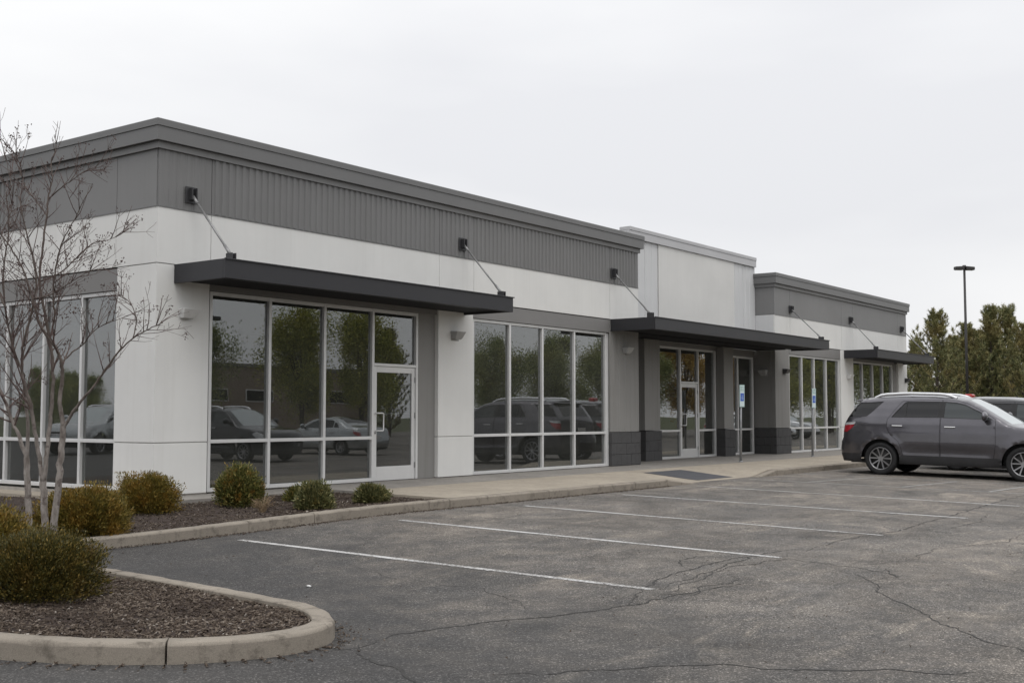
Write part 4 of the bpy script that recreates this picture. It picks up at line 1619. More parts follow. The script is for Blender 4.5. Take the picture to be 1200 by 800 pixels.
def car_side(spec_name):
    """side of the body laid out flat, triangulated along every seam, then bent to the body's width"""
    if spec_name in CAR_SIDE:
        return CAR_SIDE[spec_name]
    sp = dict(SUV=SUV, SEDAN=SEDAN)[spec_name]
    top = []
    for a, b in zip(sp['top'], sp['top'][1:]):
        m = max(1, int(math.dist(a, b) / 0.07))
        top += [(a[0] + (b[0] - a[0]) * i / m, a[1] + (b[1] - a[1]) * i / m) for i in range(m)]
    top.append(sp['top'][-1])

    def arch(cx):
        R = sp['arch']
        zb = sp['bottom'] + 0.01
        a0 = math.asin(max(-1, (zb - sp['r']) / R))
        return [(cx + R * math.cos(a), sp['r'] + R * math.sin(a)) for a in np.linspace(a0, math.pi - a0, 26)]
    low = [(sp['top'][-1][0] - 0.05, sp['bottom'] + 0.01)] + arch(sp['front']) + arch(sp['rear'])
    zb = sp['bottom'] + 0.01
    # list runs front -> rear along the bottom
    outline = top + low + [(sp['top'][0][0] + 0.03, zb + 0.02)]
    outline = [p for i, p in enumerate(outline) if i == 0 or math.dist(p, outline[i - 1]) > 1e-4]
    # arch points go from + to - already

    def inward(u, z):
        d = dist_poly((u, z), top)
        r = 0.085
        if d >= r:
            return 0.0
        t = 1 - d / r
        return r * 0.75 * (1 - math.sqrt(max(0, 1 - t * t)))

    def half(u, z):
        w = interp(sp['width'], z) * interp(sp['plan'], u)
        # flared wheel arches
        for cx in (sp['rear'], sp['front']):
            d = math.hypot(u - cx, z - sp['r']) - sp['arch']
            if 0 <= d < 0.16 and z > sp['bottom'] + 0.04:
                w += 0.022 * (1 - d / 0.16) ** 0.7
        # shoulder crease
        zc = 1.16 if spec_name == 'SUV' else 0.93
        w += 0.010 * math.exp(-((z - zc) / 0.035) ** 2) * (1 if 0.4 < u < sp['lenn'] - 0.6 else 0.3)
        # sill scallop
        w -= 0.018 * math.exp(-((z - 0.55) / 0.09) ** 2) * sstep(1.3, 1.7, u) * (1 - sstep(3.2, 3.6, u))
        return w - inward(u, z)
    polys = []
    feats = []
    for k, pl in sp['doors'].items():
        feats.append(('gap', pl))
        feats.append(('door_' + k, poly_inset(pl, 0.008)))
    for k, pl in sp['windows'].items():
        feats.append(('trim', pl))
        feats.append(('win_' + k, poly_inset(pl, 0.014)))
    wr, wf = sp['windows']['rear'], sp['windows']['front']
    zt_ = min(wr[-2][1], wf[1][1])
    feats.append(('trim', [(wr[-1][0] - 0.012, wr[-1][1] + 0.002), (wf[0][0] + 0.012, wf[0][1] + 0.002), (wf[0][0] + 0.012, zt_ - 0.002), (wr[-1][0] - 0.012, zt_ - 0.002)]))
    if spec_name == 'SUV':
        feats.append(('trim', [(1.505, 1.287), (1.53, 1.287), (1.53, 1.643), (1.505, 1.632)]))
    feats.append(('tail', sp['tail']))
    feats.append(('tailtop', [(sp['tail'][1][0] - 0.012, sp['tail'][1][1] - 0.065)] + sp['tail'][1:3] + [(sp['tail'][2][0] - 0.03, sp['tail'][2][1] - 0.05)]))
    feats.append(('head', sp['head']))
    feats.append(('cladline', [(0.02, sp['clad']), (0.9, sp['clad'])]))
    pts = [Vector(p) for p in outline]
    faces_in = [list(range(len(pts)))]
    edges_in = []
    for nm, pl in feats:
        o = len(pts)
        dense = []
        m = len(pl)
        rng_ = range(m) if nm != 'cladline' else range(m - 1)
        if nm == 'cladline':
            cl = [(u, sp['clad']) for u in np.arange(0.03, sp['lenn'] - 0.02, 0.08)]
            dense = [c for c in cl]
            for c in dense:
                pts.append(Vector(c))
            for i in range(len(dense) - 1):
                edges_in.append((o + i, o + i + 1))
            continue
        for i in rng_:
            a, b = pl[i], pl[(i + 1) % m]
            kk = max(1, int(math.dist(a, b) / 0.07))
            dense += [(a[0] + (b[0] - a[0]) * j / kk, a[1] + (b[1] - a[1]) * j / kk) for j in range(kk)]
        for c in dense:
            pts.append(Vector(c))
        for i in range(len(dense)):
            edges_in.append((o + i, o + (i + 1) % len(dense)))
    # interior points
    for u in np.arange(0.05, sp['lenn'], 0.065):
        for z in np.arange(sp['bottom'] + 0.04, 1.8, 0.055):
            if inside(outline, u, z) and dist_poly((u, z), top) > 0.02:
                pts.append(Vector((u, z)))
    for d in (0.012, 0.035, 0.065):
        for i in range(1, len(top) - 1):
            t = Vector(top[i + 1]) - Vector(top[i - 1])
            t.normalize()
            q = Vector(top[i]) + Vector((t.y, -t.x)) * d
            if inside(outline, q.x, q.y):
                pts.append(q)
    vv, ee, ff, *_ = delaunay_2d_cdt(pts, edges_in, faces_in, 1, 1e-5)
    groups = {}
    for f in ff:
        c = (vv[f[0]] + vv[f[1]] + vv[f[2]]) / 3
        if not inside(outline, c.x, c.y):
            continue
        k = 'body'
        if c.y < sp['clad']:
            k = 'cladding'
        for nm, pl in feats:
            if nm == 'cladline':
                continue
            if inside(pl, c.x, c.y):
                if nm.startswith('door') and c.y < sp['clad']:
                    continue
                if nm == 'gap' and c.y < sp['clad']:
                    continue
                k = nm
        groups.setdefault(k, []).append(f)
    res = []
    for k, fs in groups.items():
        used = sorted({i for f in fs for i in f})
        mp_ = {i: j for j, i in enumerate(used)}
        dep = {'gap': -0.012, 'trim': -0.004, 'tail': 0.006, 'tailtop': 0.007, 'head': 0.004}.get(k, -0.010 if k.startswith('win') else (0.004 if k == 'cladding' else 0.0))
        Vl = [(vv[i].x, half(vv[i].x, vv[i].y) + dep, vv[i].y) for i in used]
        Fl = [tuple(mp_[i] for i in f) for f in fs]
        res.append((k, Vl, Fl))
    CAR_SIDE[spec_name] = (res, top, half, sp)
    return CAR_SIDE[spec_name]


def make_car(name, spec_name, paint, label, loc, rz, group, cat='car', detail=True):
    res, top, half, sp = car_side(spec_name)
    root = empty(name, loc, rz)
    tag(root, label, cat, group)
    body = None
    acc = {}
    # middle strip of the body: follows the side outline across the car
    NS = 10

    def cross(i):
        u, z = top[i]
        w = half(u, z)
        row = []
        roof = sstep(1.15, 1.6, z)
        for k in range(NS + 1):
            s_ = -1 + 2 * k / NS
            cr = (1 - s_ * s_)
            dz = (0.025 + 0.03 * roof) * cr
            du = 0.0
            if u < 0.5:
                du = -0.07 * cr * (1 - u / 0.5)
            if u > sp['lenn'] - 1.9:
                du = 0.20 * cr * min(1, (u - sp['lenn'] + 1.9) / 0.9)
            if z < 0.9:
                dz *= 0.2
            row.append((u + du, s_ * w, z + dz))
        return row
    rows = [cross(i) for i in range(len(top))]

    def top_idx(k):
        p = sp['top'][k]
        return min(range(len(top)), key=lambda i: math.dist(top[i], p))
    b0, b1 = top_idx(sp['back_idx'][0]), top_idx(sp['back_idx'][1])
    w0, w1 = top_idx(sp['wind_idx'][0]), top_idx(sp['wind_idx'][1])
    shell = Acc()
    bumper, bumper_f = Acc(), Acc()
    for i in range(len(top) - 1):
        tgt = (bumper if i < len(top) // 2 else bumper_f) if (top[i][1] + top[i + 1][1]) / 2 < (0.50 if spec_name == 'SUV' else 0.32) else shell
        o = len(tgt.V)
        tgt.V += rows[i] + rows[i + 1]
        for k in range(NS):
            glass = (b0 <= i < b1 or w0 <= i < w1) and 0 < k < NS - 1
            if not glass:
                tgt.F.append((o + k, o + k + 1, o + NS + 1 + k + 1, o + NS + 1 + k))
    for k, Vl, Fl in res:
        if k == 'body':
            shell.add([(u, y, z) for u, y, z in Vl], [tuple(reversed(f)) for f in Fl])
            shell.add([(u, -y, z) for u, y, z in Vl], Fl)
    bm = bmesh.new()
    vs_ = [bm.verts.new(v) for v in shell.V]
    for f in shell.F:
        try:
            bm.faces.new([vs_[i] for i in f]).smooth = True
        except ValueError:
            pass
    bmesh.ops.remove_doubles(bm, verts=bm.verts, dist=0.0015)
    body = link('body', finish('body', bm), paint, root)
    if bumper.F:
        link('bumper', bumper.mesh('bumper', True), 'cladding', root)
        link('bumper', bumper_f.mesh('bumper', True), 'cladding', root)

    def glass_patch(nm, i0, i1, mat, k0=1, k1=NS - 1):
        a = Acc()
        for i in range(i0, i1):
            o = len(a.V)
            for r_ in (rows[i], rows[i + 1]):
                a.V += [(p[0], p[1], p[2] - 0.004) for p in r_]
            for k in range(k0, k1):
                a.F.append((o + k, o + k + 1, o + NS + 1 + k + 1, o + NS + 1 + k))
        return link(nm, a.mesh(nm, True), mat, root)
    glass_patch('rear_window', b0, b1, 'privacy_glass')
    glass_patch('windshield', w0, w1, 'screen_glass_sky_tone')
    mats = dict(gap='black_rubber', trim='black_rubber', cladding='cladding', tail='tail_red', tailtop='head_glass', head='head_glass',
                win_quarter='privacy_glass', win_rear='privacy_glass', win_front='clear_glass', door_rear=paint, door_front=paint)
    names = dict(gap='door_gap', trim='window_trim', cladding='sill_cladding', tail='taillight', tailtop='reversing_light', head='headlight', win_quarter='side_window', win_rear='side_window', win_front='side_window', door_rear='door', door_front='door')
    doors = {}
    for sgn in (-1, 1):
        for k, Vl, Fl in res:
            if k == 'body':
                continue
            me = bpy.data.meshes.new(names[k])
            me.from_pydata([(u, sgn * y, z) for u, y, z in Vl], [], Fl if sgn < 0 else [tuple(reversed(f)) for f in Fl])
            for p in me.polygons:
                p.use_smooth = True
            me.update()
            o = link(names[k], me, mats[k], root)
            if k.startswith('door'):
                doors[(sgn, k)] = o
        if not detail:
            continue
        # chrome line under the glass, handles, mirror
        for (u, z), dk in zip(sp['handles'], ('door_rear', 'door_front')):
            y = sgn * (half(u, z) + 0.022)
            bm = bmesh.new()
            ys_ = sorted((y - 0.014, y + 0.014))
            add_hexa(bm, box8(u - 0.12, u + 0.12, ys_[0], ys_[1], z - 0.013, z + 0.013), 0.008)
            link('handle', finish('handle', bm), 'chrome', doors[(sgn, dk)])
        u, z = sp['mirror']
        y = half(u, z)
        bm = bmesh.new()
        bmesh.ops.create_uvsphere(bm, u_segments=14, v_segments=9, radius=1.0)
        for v in bm.verts:
            v.co = Vector((u + 0.02 + v.co.x * (0.075 if v.co.x > 0 else 0.04), sgn * (y + 0.16 + v.co.y * 0.14), z + 0.045 + v.co.z * 0.10))
        for f in bm.faces:
            f.smooth = True
        mr = link('mirror', finish('mirror', bm), paint, root)
        ysm = sorted((sgn * (y - 0.02), sgn * (y + 0.10)))
        bm = bmesh.new()
        add_hexa(bm, box8(u - 0.02, u + 0.05, ysm[0], ysm[1], z - 0.045, z - 0.005), 0.008)
        link('mirror_arm', finish('mirror_arm', bm), 'black_rubber', mr)
        if sp['rails']:
            a0, a1 = sp['rails']
            path = []
            for i in range(15):
                u_ = a0 + (a1 - a0) * i / 14
                zt = max(interp([(p[0], p[1]) for p in sp['top'][11:19]], u_), 1.6)
                e = min(i, 14 - i)
                lift = 0.062 if e > 1 else (0.045 if e == 1 else 0.0)
                path.append((u_, sgn * 0.60, zt + lift))
            acc_ = Acc()
            acc_.tube(path, [0.034] * 15, 8)
            link('roof_rail', acc_.mesh('roof_rail', True), 'rail_silver', root)
            if spec_name == 'SUV':
                # clear upper band of the tail lamp
                pass
    if spec_name == 'SUV':
        bm = bmesh.new()
        add_hexa(bm, [(0.30, -0.62, 1.635), (0.55, -0.66, 1.66), (0.55, 0.66, 1.66), (0.30, 0.62, 1.635), (0.31, -0.61, 1.665), (0.60, -0.65, 1.715), (0.60, 0.65, 1.715), (0.31, 0.61, 1.665)], 0.012)
        link('spoiler', finish('spoiler', bm), paint, root)
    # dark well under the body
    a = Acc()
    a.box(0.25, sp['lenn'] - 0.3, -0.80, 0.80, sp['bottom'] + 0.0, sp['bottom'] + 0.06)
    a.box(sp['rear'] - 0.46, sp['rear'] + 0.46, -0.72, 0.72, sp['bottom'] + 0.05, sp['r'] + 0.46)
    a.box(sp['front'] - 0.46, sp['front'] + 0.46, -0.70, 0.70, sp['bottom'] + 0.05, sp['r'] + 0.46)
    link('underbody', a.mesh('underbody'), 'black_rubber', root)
    ws = 0.99 if spec_name == 'SUV' else 0.905
    for cx in (sp['rear'], sp['front']):
        # arch liner
        for sgn in (-1, 1):
            tyre, back, rim = wheel_meshes(sp['r'], 0)
            wh = empty('wheel', (cx, sgn * (ws - 0.125), sp['r']), 0, root)
            if sgn > 0:
                wh.rotation_euler = (0, 0, math.pi)
            link('tyre', tyre, 'tyre', wh)
            link('rim_back', back, 'rim_back', wh)
            link('rim', rim, 'rim', wh)
    # grille and number plate
    box('grille', sp['lenn'] + 0.06, sp['lenn'] + 0.16, -0.42, 0.42, 0.62 * (1 if spec_name == 'SUV' else 0.8), 0.82 * (1 if spec_name == 'SUV' else 0.72), 'black_rubber', root, 0.03)
    box('grille_bar', sp['lenn'] + 0.15, sp['lenn'] + 0.175, -0.40, 0.40, 0.70 * (1 if spec_name == 'SUV' else 0.78), 0.74 * (1 if spec_name == 'SUV' else 0.78), 'chrome', root, 0.008)
    zp = 0.88 if spec_name == 'SUV' else 0.70
    box('number_plate', -0.065, -0.02, -0.16, 0.16, zp - 0.08, zp + 0.08, 'plate_white', root, 0.004)
    return root


def park(name, spec, paint, label, x, y_rear, rz, group=None, cat='car', detail=True, k=1.08):
    """stand a car on the tarmac: x = centre line, y = rear bumper; rz = heading"""
    sp = dict(SUV=SUV, SEDAN=SEDAN)[spec]
    d = Vector((math.cos(rz), math.sin(rz)))
    pa = Vector((x, y_rear)) + d * sp['rear'] * k
    pb = Vector((x, y_rear)) + d * sp['front'] * k
    za, zb = lot(pa.x, pa.y), lot(pb.x, pb.y)
    r = make_car(name, spec, paint, label, (x, y_rear, 0), rz, group, cat, detail)
    r.scale = (k, k, k)
    pitch = math.atan2(zb - za, (sp['front'] - sp['rear']) * k)
    r.rotation_euler = (0, -pitch, rz)
    r.location.z = za - math.sin(pitch) * sp['rear'] * k + 0.004
    return r


SOUTH, NORTH = -math.pi / 2, math.pi / 2
suv = park('parked_car', 'SUV', 'paint_graphite', 'graphite grey suv parked nose out beside the far kerb', 19.05, -4.22, SOUTH, None, 'car', True, 1.13)
dark_car = park('parked_car', 'SUV', 'paint_black', 'dark vehicle with a red roof light mostly hidden behind the graphite suv', 22.9, -5.0, SOUTH, None, 'car', False, 1.13)
bm = bmesh.new()
add_hexa(bm, box8(0.95, 1.15, -0.14, 0.14, 1.735, 1.875), 0.03)
link('roof_light', finish('roof_light', bm), 'red_plastic', dark_car)
GRP = 'cars across the aisle seen only as reflections in the storefront glass'
park('parked_car', 'SUV', 'paint_black', 'black suv reflected in the leftmost panes of the near storefront', 16.9, -20.6, NORTH, GRP)
park('parked_car', 'SEDAN', 'paint_silver', 'silver sedan reflected beside the near storefront door', 23.6, -17.2, SOUTH, GRP)
park('parked_car', 'SUV', 'paint_charcoal', 'charcoal suv reflected in the left panes of the second storefront', 31.6, -21.0, NORTH, GRP)
park('parked_car', 'SUV', 'paint_black', 'black suv reflected in the right panes of the second storefront', 36.4, -21.0, NORTH, GRP)
park('parked_car', 'SEDAN', 'paint_charcoal', 'dark sedan reflected in the recessed entry glass', 43.0, -20.6, NORTH, GRP)
park('parked_car', 'SEDAN', 'paint_white', 'white car reflected in the left panes of the far storefront', 62.5, -20.0, NORTH, GRP)
park('parked_car', 'SUV', 'paint_white', 'white suv reflected in the right panes of the far storefront', 66.5, -20.4, NORTH, GRP)
park('parked_car', 'SUV', 'paint_silver', 'silver suv reflected in the left panes of the side wall glass', -19.0, 27.0, -0.35, GRP)
park('parked_car', 'SEDAN', 'paint_charcoal', 'dark sedan reflected in the side wall glass next to the corner', -23.5, 24.0, -0.35, GRP)
# ------------------------------------------------------------------ shrubs
def leaf_cloud(n, sample, lmin, lmax, wfac, seed, droop=0.0):
    """n small folded leaves; sample() gives position and outward direction"""
    r = np.random.default_rng(seed)
    P, D = sample(n, r)
    D = D + r.normal(0, 0.45, (n, 3))
    D[:, 2] += 0.55 - droop
    D /= np.linalg.norm(D, axis=1)[:, None]
    A = np.cross(D, r.normal(0, 1, (n, 3)))
    A /= np.linalg.norm(A, axis=1)[:, None]
    l = r.uniform(lmin, lmax, n)[:, None]
    w = l * wfac * r.uniform(0.7, 1.3, (n, 1))
    N = np.cross(A, D)
    v0 = P
    v1 = P + D * l * 0.5 + A * w + N * w * 0.3
    v2 = P + D * l
    v3 = P + D * l * 0.5 - A * w + N * w * 0.3
    V = np.stack([v0, v1, v2, v3], 1).reshape(-1, 3)
    F = np.arange(4 * n).reshape(n, 4)
    return V, F


def shrub(x, y, rx, ry, h, n, mat, label, seed, lmin=0.022, lmax=0.045, lean=(0, 0), tuft=0.14, z=None):
    z0 = mulch_z(x, y) if z is None else z
    t = empty('shrub', (x, y, z0))
    tag(t, label, 'shrub', 'low evergreen shrubs in the mulch')
    r0 = np.random.default_rng(seed)
    # sprays: sub-bunches on the dome give the uneven outline
    m = 130
    th = r0.uniform(0, math.tau, m)
    cz = r0.uniform(0.0, 1.0, m)
    rad = np.sqrt(1 - (cz * 0.98) ** 2 * 0.94)
    k = r0.uniform(0.76, 1.04, m)
    tall = r0.uniform(0, 1, m) < 0.16
    k[tall] *= r0.uniform(1.06, 1.2, tall.sum())
    k *= 1 + 0.10 * np.sin(3 * th + seed) + 0.07 * np.sin(5 * th + 2.1 * seed)
    cen = np.stack([rx * rad * np.cos(th) * k * 0.86, ry * rad * np.sin(th) * k * 0.86, h * (0.10 + 0.82 * cz) * (0.55 + 0.45 * k)], 1)

    def sample(n_, r):
        i = r.integers(0, m, n_)
        c = cen[i]
        o = np.clip(r.normal(0, 1, (n_, 3)), -1.5, 1.5) * np.array([rx, ry, h * 0.8]) * tuft
        p = c + o
        deep = r.uniform(0, 1, n_) < 0.22
        p[deep] *= r.uniform(0.3, 0.9, (deep.sum(), 1))
        p[:, 2] = np.abs(p[:, 2]) * 1.0 + 0.01
        d = p / np.array([rx, ry, h]) * np.array([1, 1, 0.9])
        d /= (np.linalg.norm(d, axis=1)[:, None] + 1e-6)
        return p, d
    V, F = leaf_cloud(int(n * 1.45), sample, lmin * 1.0, lmax * 1.1, 0.155, seed + 1)
    fo = link('foliage', mesh_np('foliage', V, F), mat, t)
    fo['kind'] = 'stuff'
    a = Acc()
    for j in range(26):
        e = Vector(cen[j]) * 0.92
        mid = Vector((e.x * 0.4, e.y * 0.4, e.z * 0.55))
        a.tube([(e.x * 0.08, e.y * 0.08, -0.02), tuple(mid), tuple(e)], [0.010, 0.007, 0.003], 5)
    link('stems', a.mesh('stems', True), 'bark_dark', t)
    return t


shrub(-5.90, -6.50, 0.53, 0.55, 0.50, 56000, 'leaf_dark', 'large dark green and bronze shrub at the front of the island', 11, 0.016, 0.034)
shrub(-5.50, -4.95, 0.56, 0.54, 0.58, 15000, 'leaf_olive', 'yellow olive shrub behind the foreground shrub at the picture edge', 12)
shrub(-3.18, -3.02, 0.56, 0.52, 0.54, 30000, 'leaf_olive', 'olive shrub right of the bare tree trunks', 13)
shrub(-1.05, -1.30, 0.46, 0.44, 0.53, 20000, 'leaf_olive', 'rounded bronze shrub in front of the white corner pier', 14)
shrub(0.27, -1.72, 0.35, 0.33, 0.56, 13000, 'leaf_green', 'taller green shrub with orange tips below the first pane', 15, 0.025, 0.055, tuft=0.16)
shrub(0.74, -2.85, 0.255, 0.24, 0.36, 8000, 'leaf_blue', 'small blue green shrub between the taller shrub and the door', 16, 0.03, 0.06, tuft=0.18)
shrub(1.95, -2.85, 0.25, 0.23, 0.235, 7500, 'leaf_blue', 'lowest shrub nearest the door at the end of the bed', 17, 0.03, 0.06, tuft=0.18)
shrub(-4.45, -1.75, 0.50, 0.45, 0.34, 7000, 'leaf_olive', 'low olive shrub half hidden behind the tree trunks', 18)
shrub(1.30, -1.85, 0.17, 0.16, 0.20, 1500, 'leaf_green', 'tiny green shrub close behind the small blue green one', 19, 0.03, 0.055, tuft=0.2)

# dry weed
t = empty('dry_weed', (0.02, -2.55, mulch_z(0.02, -2.55)))
tag(t, 'dry straw coloured weed in front of the taller green shrub', 'weed')
a = Acc()
random.seed(3)
for i in range(70):
    an = random.uniform(0, math.tau)
    sp_ = random.uniform(0.05, 0.2)
    hh = random.uniform(0.08, 0.22)
    p1 = Vector((math.cos(an) * sp_ * 0.4, math.sin(an) * sp_ * 0.4, hh * 0.6))
    p2 = Vector((math.cos(an) * sp_, math.sin(an) * sp_, hh))
    a.tube([(random.uniform(-.03, .03), random.uniform(-.03, .03), -0.01), tuple(p1), tuple(p2)], [0.004, 0.003, 0.0012], 4)
    for q_ in range(3):
        e = p1.lerp(p2, random.random())
        a.tube([tuple(e), tuple(e + Vector((random.uniform(-.05, .05), random.uniform(-.05, .05), random.uniform(0, .05))))], [0.002, 0.001], 4)
link('stalks', a.mesh('stalks'), 'dry_twig', t)


# ------------------------------------------------------------------ bare multi-stem tree
TD = 12.6
tree_base = Vector((-4.45, -3.75, 0))
tree_base.z = mulch_z(tree_base.x, tree_base.y)
tree = empty('bare_tree', tree_base)
tag(tree, 'leafless multi stemmed tree with pale trunks at the left edge', 'tree')
wood, twigs, seeds = Acc(), Acc(), Acc()
random.seed(21)


def grow(p, d, length, r, lvl, acc):
    """wandering branch with side shoots"""
    n = max(3, int(length / 0.09))
    pts, rad = [p.copy()], [r]
    q = p.copy()
    dd = d.normalized()
    for i in range(n):
        dd = (dd + Vector((random.gauss(0, 0.10), random.gauss(0, 0.10), random.gauss(0.035, 0.08)))).normalized()
        q = q + dd * (length / n)
        pts.append(q.copy())
        rad.append(max(0.0018, r * (1 - 0.78 * (i + 1) / n)))
    acc.tube([tuple(v) for v in pts], rad, 5 if r > 0.006 else 4)
    if lvl > 0:
        k = int(length / (0.17 if lvl > 1 else 0.095))
        for j in range(k):
            i = random.randint(max(1, int(n * 0.15)), n - 1)
            ax = (pts[i + 1] - pts[i]).normalized()
            side = ax.cross(Vector((random.gauss(0, 1), random.gauss(0, 1), random.gauss(0, 1)))).normalized()
            nd = (ax * random.uniform(0.55, 1.0) + side * random.uniform(0.55, 1.0) + Vector((0, 0, 0.25))).normalized()
            grow(pts[i], nd, length * random.uniform(0.28, 0.55) * (1.15 - 0.5 * i / n), rad[i] * 0.62, lvl - 1, acc)
    else:
        if random.random() < 0.5:
            for _ in range(random.randint(3, 8)):
                s_ = pts[-1] + Vector((random.gauss(0, .016), random.gauss(0, .016), random.gauss(0.01, .018)))
                r_ = random.uniform(0.005, 0.0095)
                o = len(seeds.V)
                seeds.V += [tuple(s_ + Vector(v) * r_) for v in ((1, 0, 0), (0, 1, 0), (-1, 0, 0), (0, -1, 0), (0, 0, 1.2), (0, 0, -1.2))]
                seeds.F += [tuple(o + i for i in f) for f in ((0, 1, 4), (1, 2, 4), (2, 3, 4), (3, 0, 4), (1, 0, 5), (2, 1, 5), (3, 2, 5), (0, 3, 5))]


def limb(pix, d0, d1, r0, r1, shoots, lvl=2, acc=None, smin=0.25, slen=(0.35, 0.8)):
    """main stem through the places it passes in the photograph, with its own depth"""
    P = []
    m = len(pix)
    for i, (px, py) in enumerate(pix):
        P.append(at(px, py, d0 + (d1 - d0) * i / (m - 1)) - tree_base)
    fine = []
    for i in range(m - 1):
        for j in range(5):
            t_ = j / 5
            p0, p1, p2, p3 = P[max(i - 1, 0)], P[i], P[i + 1], P[min(i + 2, m - 1)]
            fine.append(0.5 * ((2 * p1) + (p2 - p0) * t_ + (2 * p0 - 5 * p1 + 4 * p2 - p3) * t_ * t_ + (3 * p1 - p0 - 3 * p2 + p3) * t_ ** 3))
    fine.append(P[-1])
    N = len(fine)
    rad = [0.76 * (r0 + (r1 - r0) * (i / (N - 1)) ** 0.75) for i in range(N)]
    fine = [p + Vector((random.gauss(0, 1), random.gauss(0, 1), 0)) * 0.004 for p in fine]
    (acc or wood).tube([tuple(v) for v in fine], rad, 8)
    for _ in range(int(shoots * 1.65)):
        i = random.randint(int(N * smin), N - 2)
        ax = (fine[i + 1] - fine[i]).normalized()
        side = ax.cross(Vector((random.gauss(0, 1), random.gauss(0, 1), random.gauss(0, 0.6)))).normalized()
        nd = (ax * random.uniform(0.4, 1.0) + side * random.uniform(0.5, 1.0) + Vector((0, 0, 0.3))).normalized()
        grow(fine[i], nd, random.uniform(*slen), max(0.005, rad[i] * 0.55), lvl, twigs)


trunk = Acc()
limb([(35, 660), (34, 612), (32, 570), (31, 535)], 12.6, 12.6, 0.050, 0.043, 0, acc=trunk)
limb([(50, 665), (52, 612), (51, 575), (50, 560)], 12.5, 12.5, 0.052, 0.048, 0, acc=trunk)
limb([(59, 665), (64, 612), (69, 560), (72, 525), (74, 500)], 12.4, 12.35, 0.055, 0.040, 0, acc=trunk)
limb([(31, 540), (25, 518), (15, 495), (5, 468), (-6, 440), (-18, 400), (-24, 340), (-20, 280)], 12.6, 12.9, 0.034, 0.010, 12)
limb([(31, 540), (33, 505), (30, 470), (27, 440), (20, 420), (12, 395), (6, 360), (4, 320), (10, 270), (8, 225)], 12.6, 12.4, 0.030, 0.007, 13)
limb([(50, 562), (45, 530), (40, 500), (34, 468), (26, 438), (28, 400), (38, 360), (42, 320), (30, 270), (22, 230)], 12.5, 12.2, 0.036, 0.007, 13)
limb([(51, 562), (55, 530), (58, 500), (61, 465), (62, 430), (58, 400), (52, 365), (46, 330), (50, 290), (55, 250), (56, 232), (61, 212), (60, 190), (66, 172), (63, 158)], 12.5, 12.7, 0.036, 0.004, 14, slen=(0.15, 0.42))
limb([(74, 502), (70, 472), (73, 440), (72, 425), (66, 408), (56, 395), (46, 378), (38, 350), (28, 318), (12, 290), (-4, 268)], 12.35, 12.1, 0.034, 0.008, 12)
limb([(74, 502), (90, 476), (108, 455), (122, 435), (138, 413), (156, 396), (175, 385), (190, 378)], 12.35, 12.0, 0.024, 0.005, 11, smin=0.35, slen=(0.25, 0.55))
limb([(156, 396), (160, 375), (152, 355), (140, 345)], 12.1, 12.1, 0.009, 0.004, 5, 1, slen=(0.2, 0.4))
limb([(70, 430), (82, 415), (96, 404), (112, 386), (128, 378), (150, 370)], 12.3, 12.6, 0.014, 0.004, 8, 1, slen=(0.25, 0.5))
limb([(58, 400), (64, 370), (62, 340), (68, 300), (80, 270), (96, 240), (108, 215)], 12.6, 12.3, 0.018, 0.004, 10, slen=(0.3, 0.6))
limb([(55, 252), (42, 235), (28, 215), (22, 190), (16, 178)], 12.7, 12.9, 0.011, 0.003, 8, 1, slen=(0.25, 0.5))
limb([(56, 234), (72, 220), (84, 212), (100, 200), (118, 196)], 12.7, 12.5, 0.010, 0.003, 7, 1, slen=(0.2, 0.45))
limb([(46, 330), (70, 320), (92, 300), (110, 285), (130, 280), (152, 268)], 12.65, 12.9, 0.013, 0.003, 9, 1, slen=(0.25, 0.5))
limb([(38, 350), (60, 345), (84, 330), (105, 318), (128, 312)], 12.2, 12.0, 0.012, 0.003, 7, 1, slen=(0.25, 0.45))
limb([(6, 360), (-8, 320), (0, 280), (14, 240), (10, 200), (4, 175)], 12.4, 12.6, 0.012, 0.003, 10, 1, slen=(0.3, 0.55))
link('trunk', trunk.mesh('trunk', True), 'bark_stem', tree)
link('branches', wood.mesh('branches', True), 'bark_stem', tree)
tw = link('twigs', twigs.mesh('twigs', True), 'bark_twig', tree)
tw['kind'] = 'stuff'
sd = link('seed_heads', seeds.mesh('seed_heads'), 'seed', tree)
sd['kind'] = 'stuff'


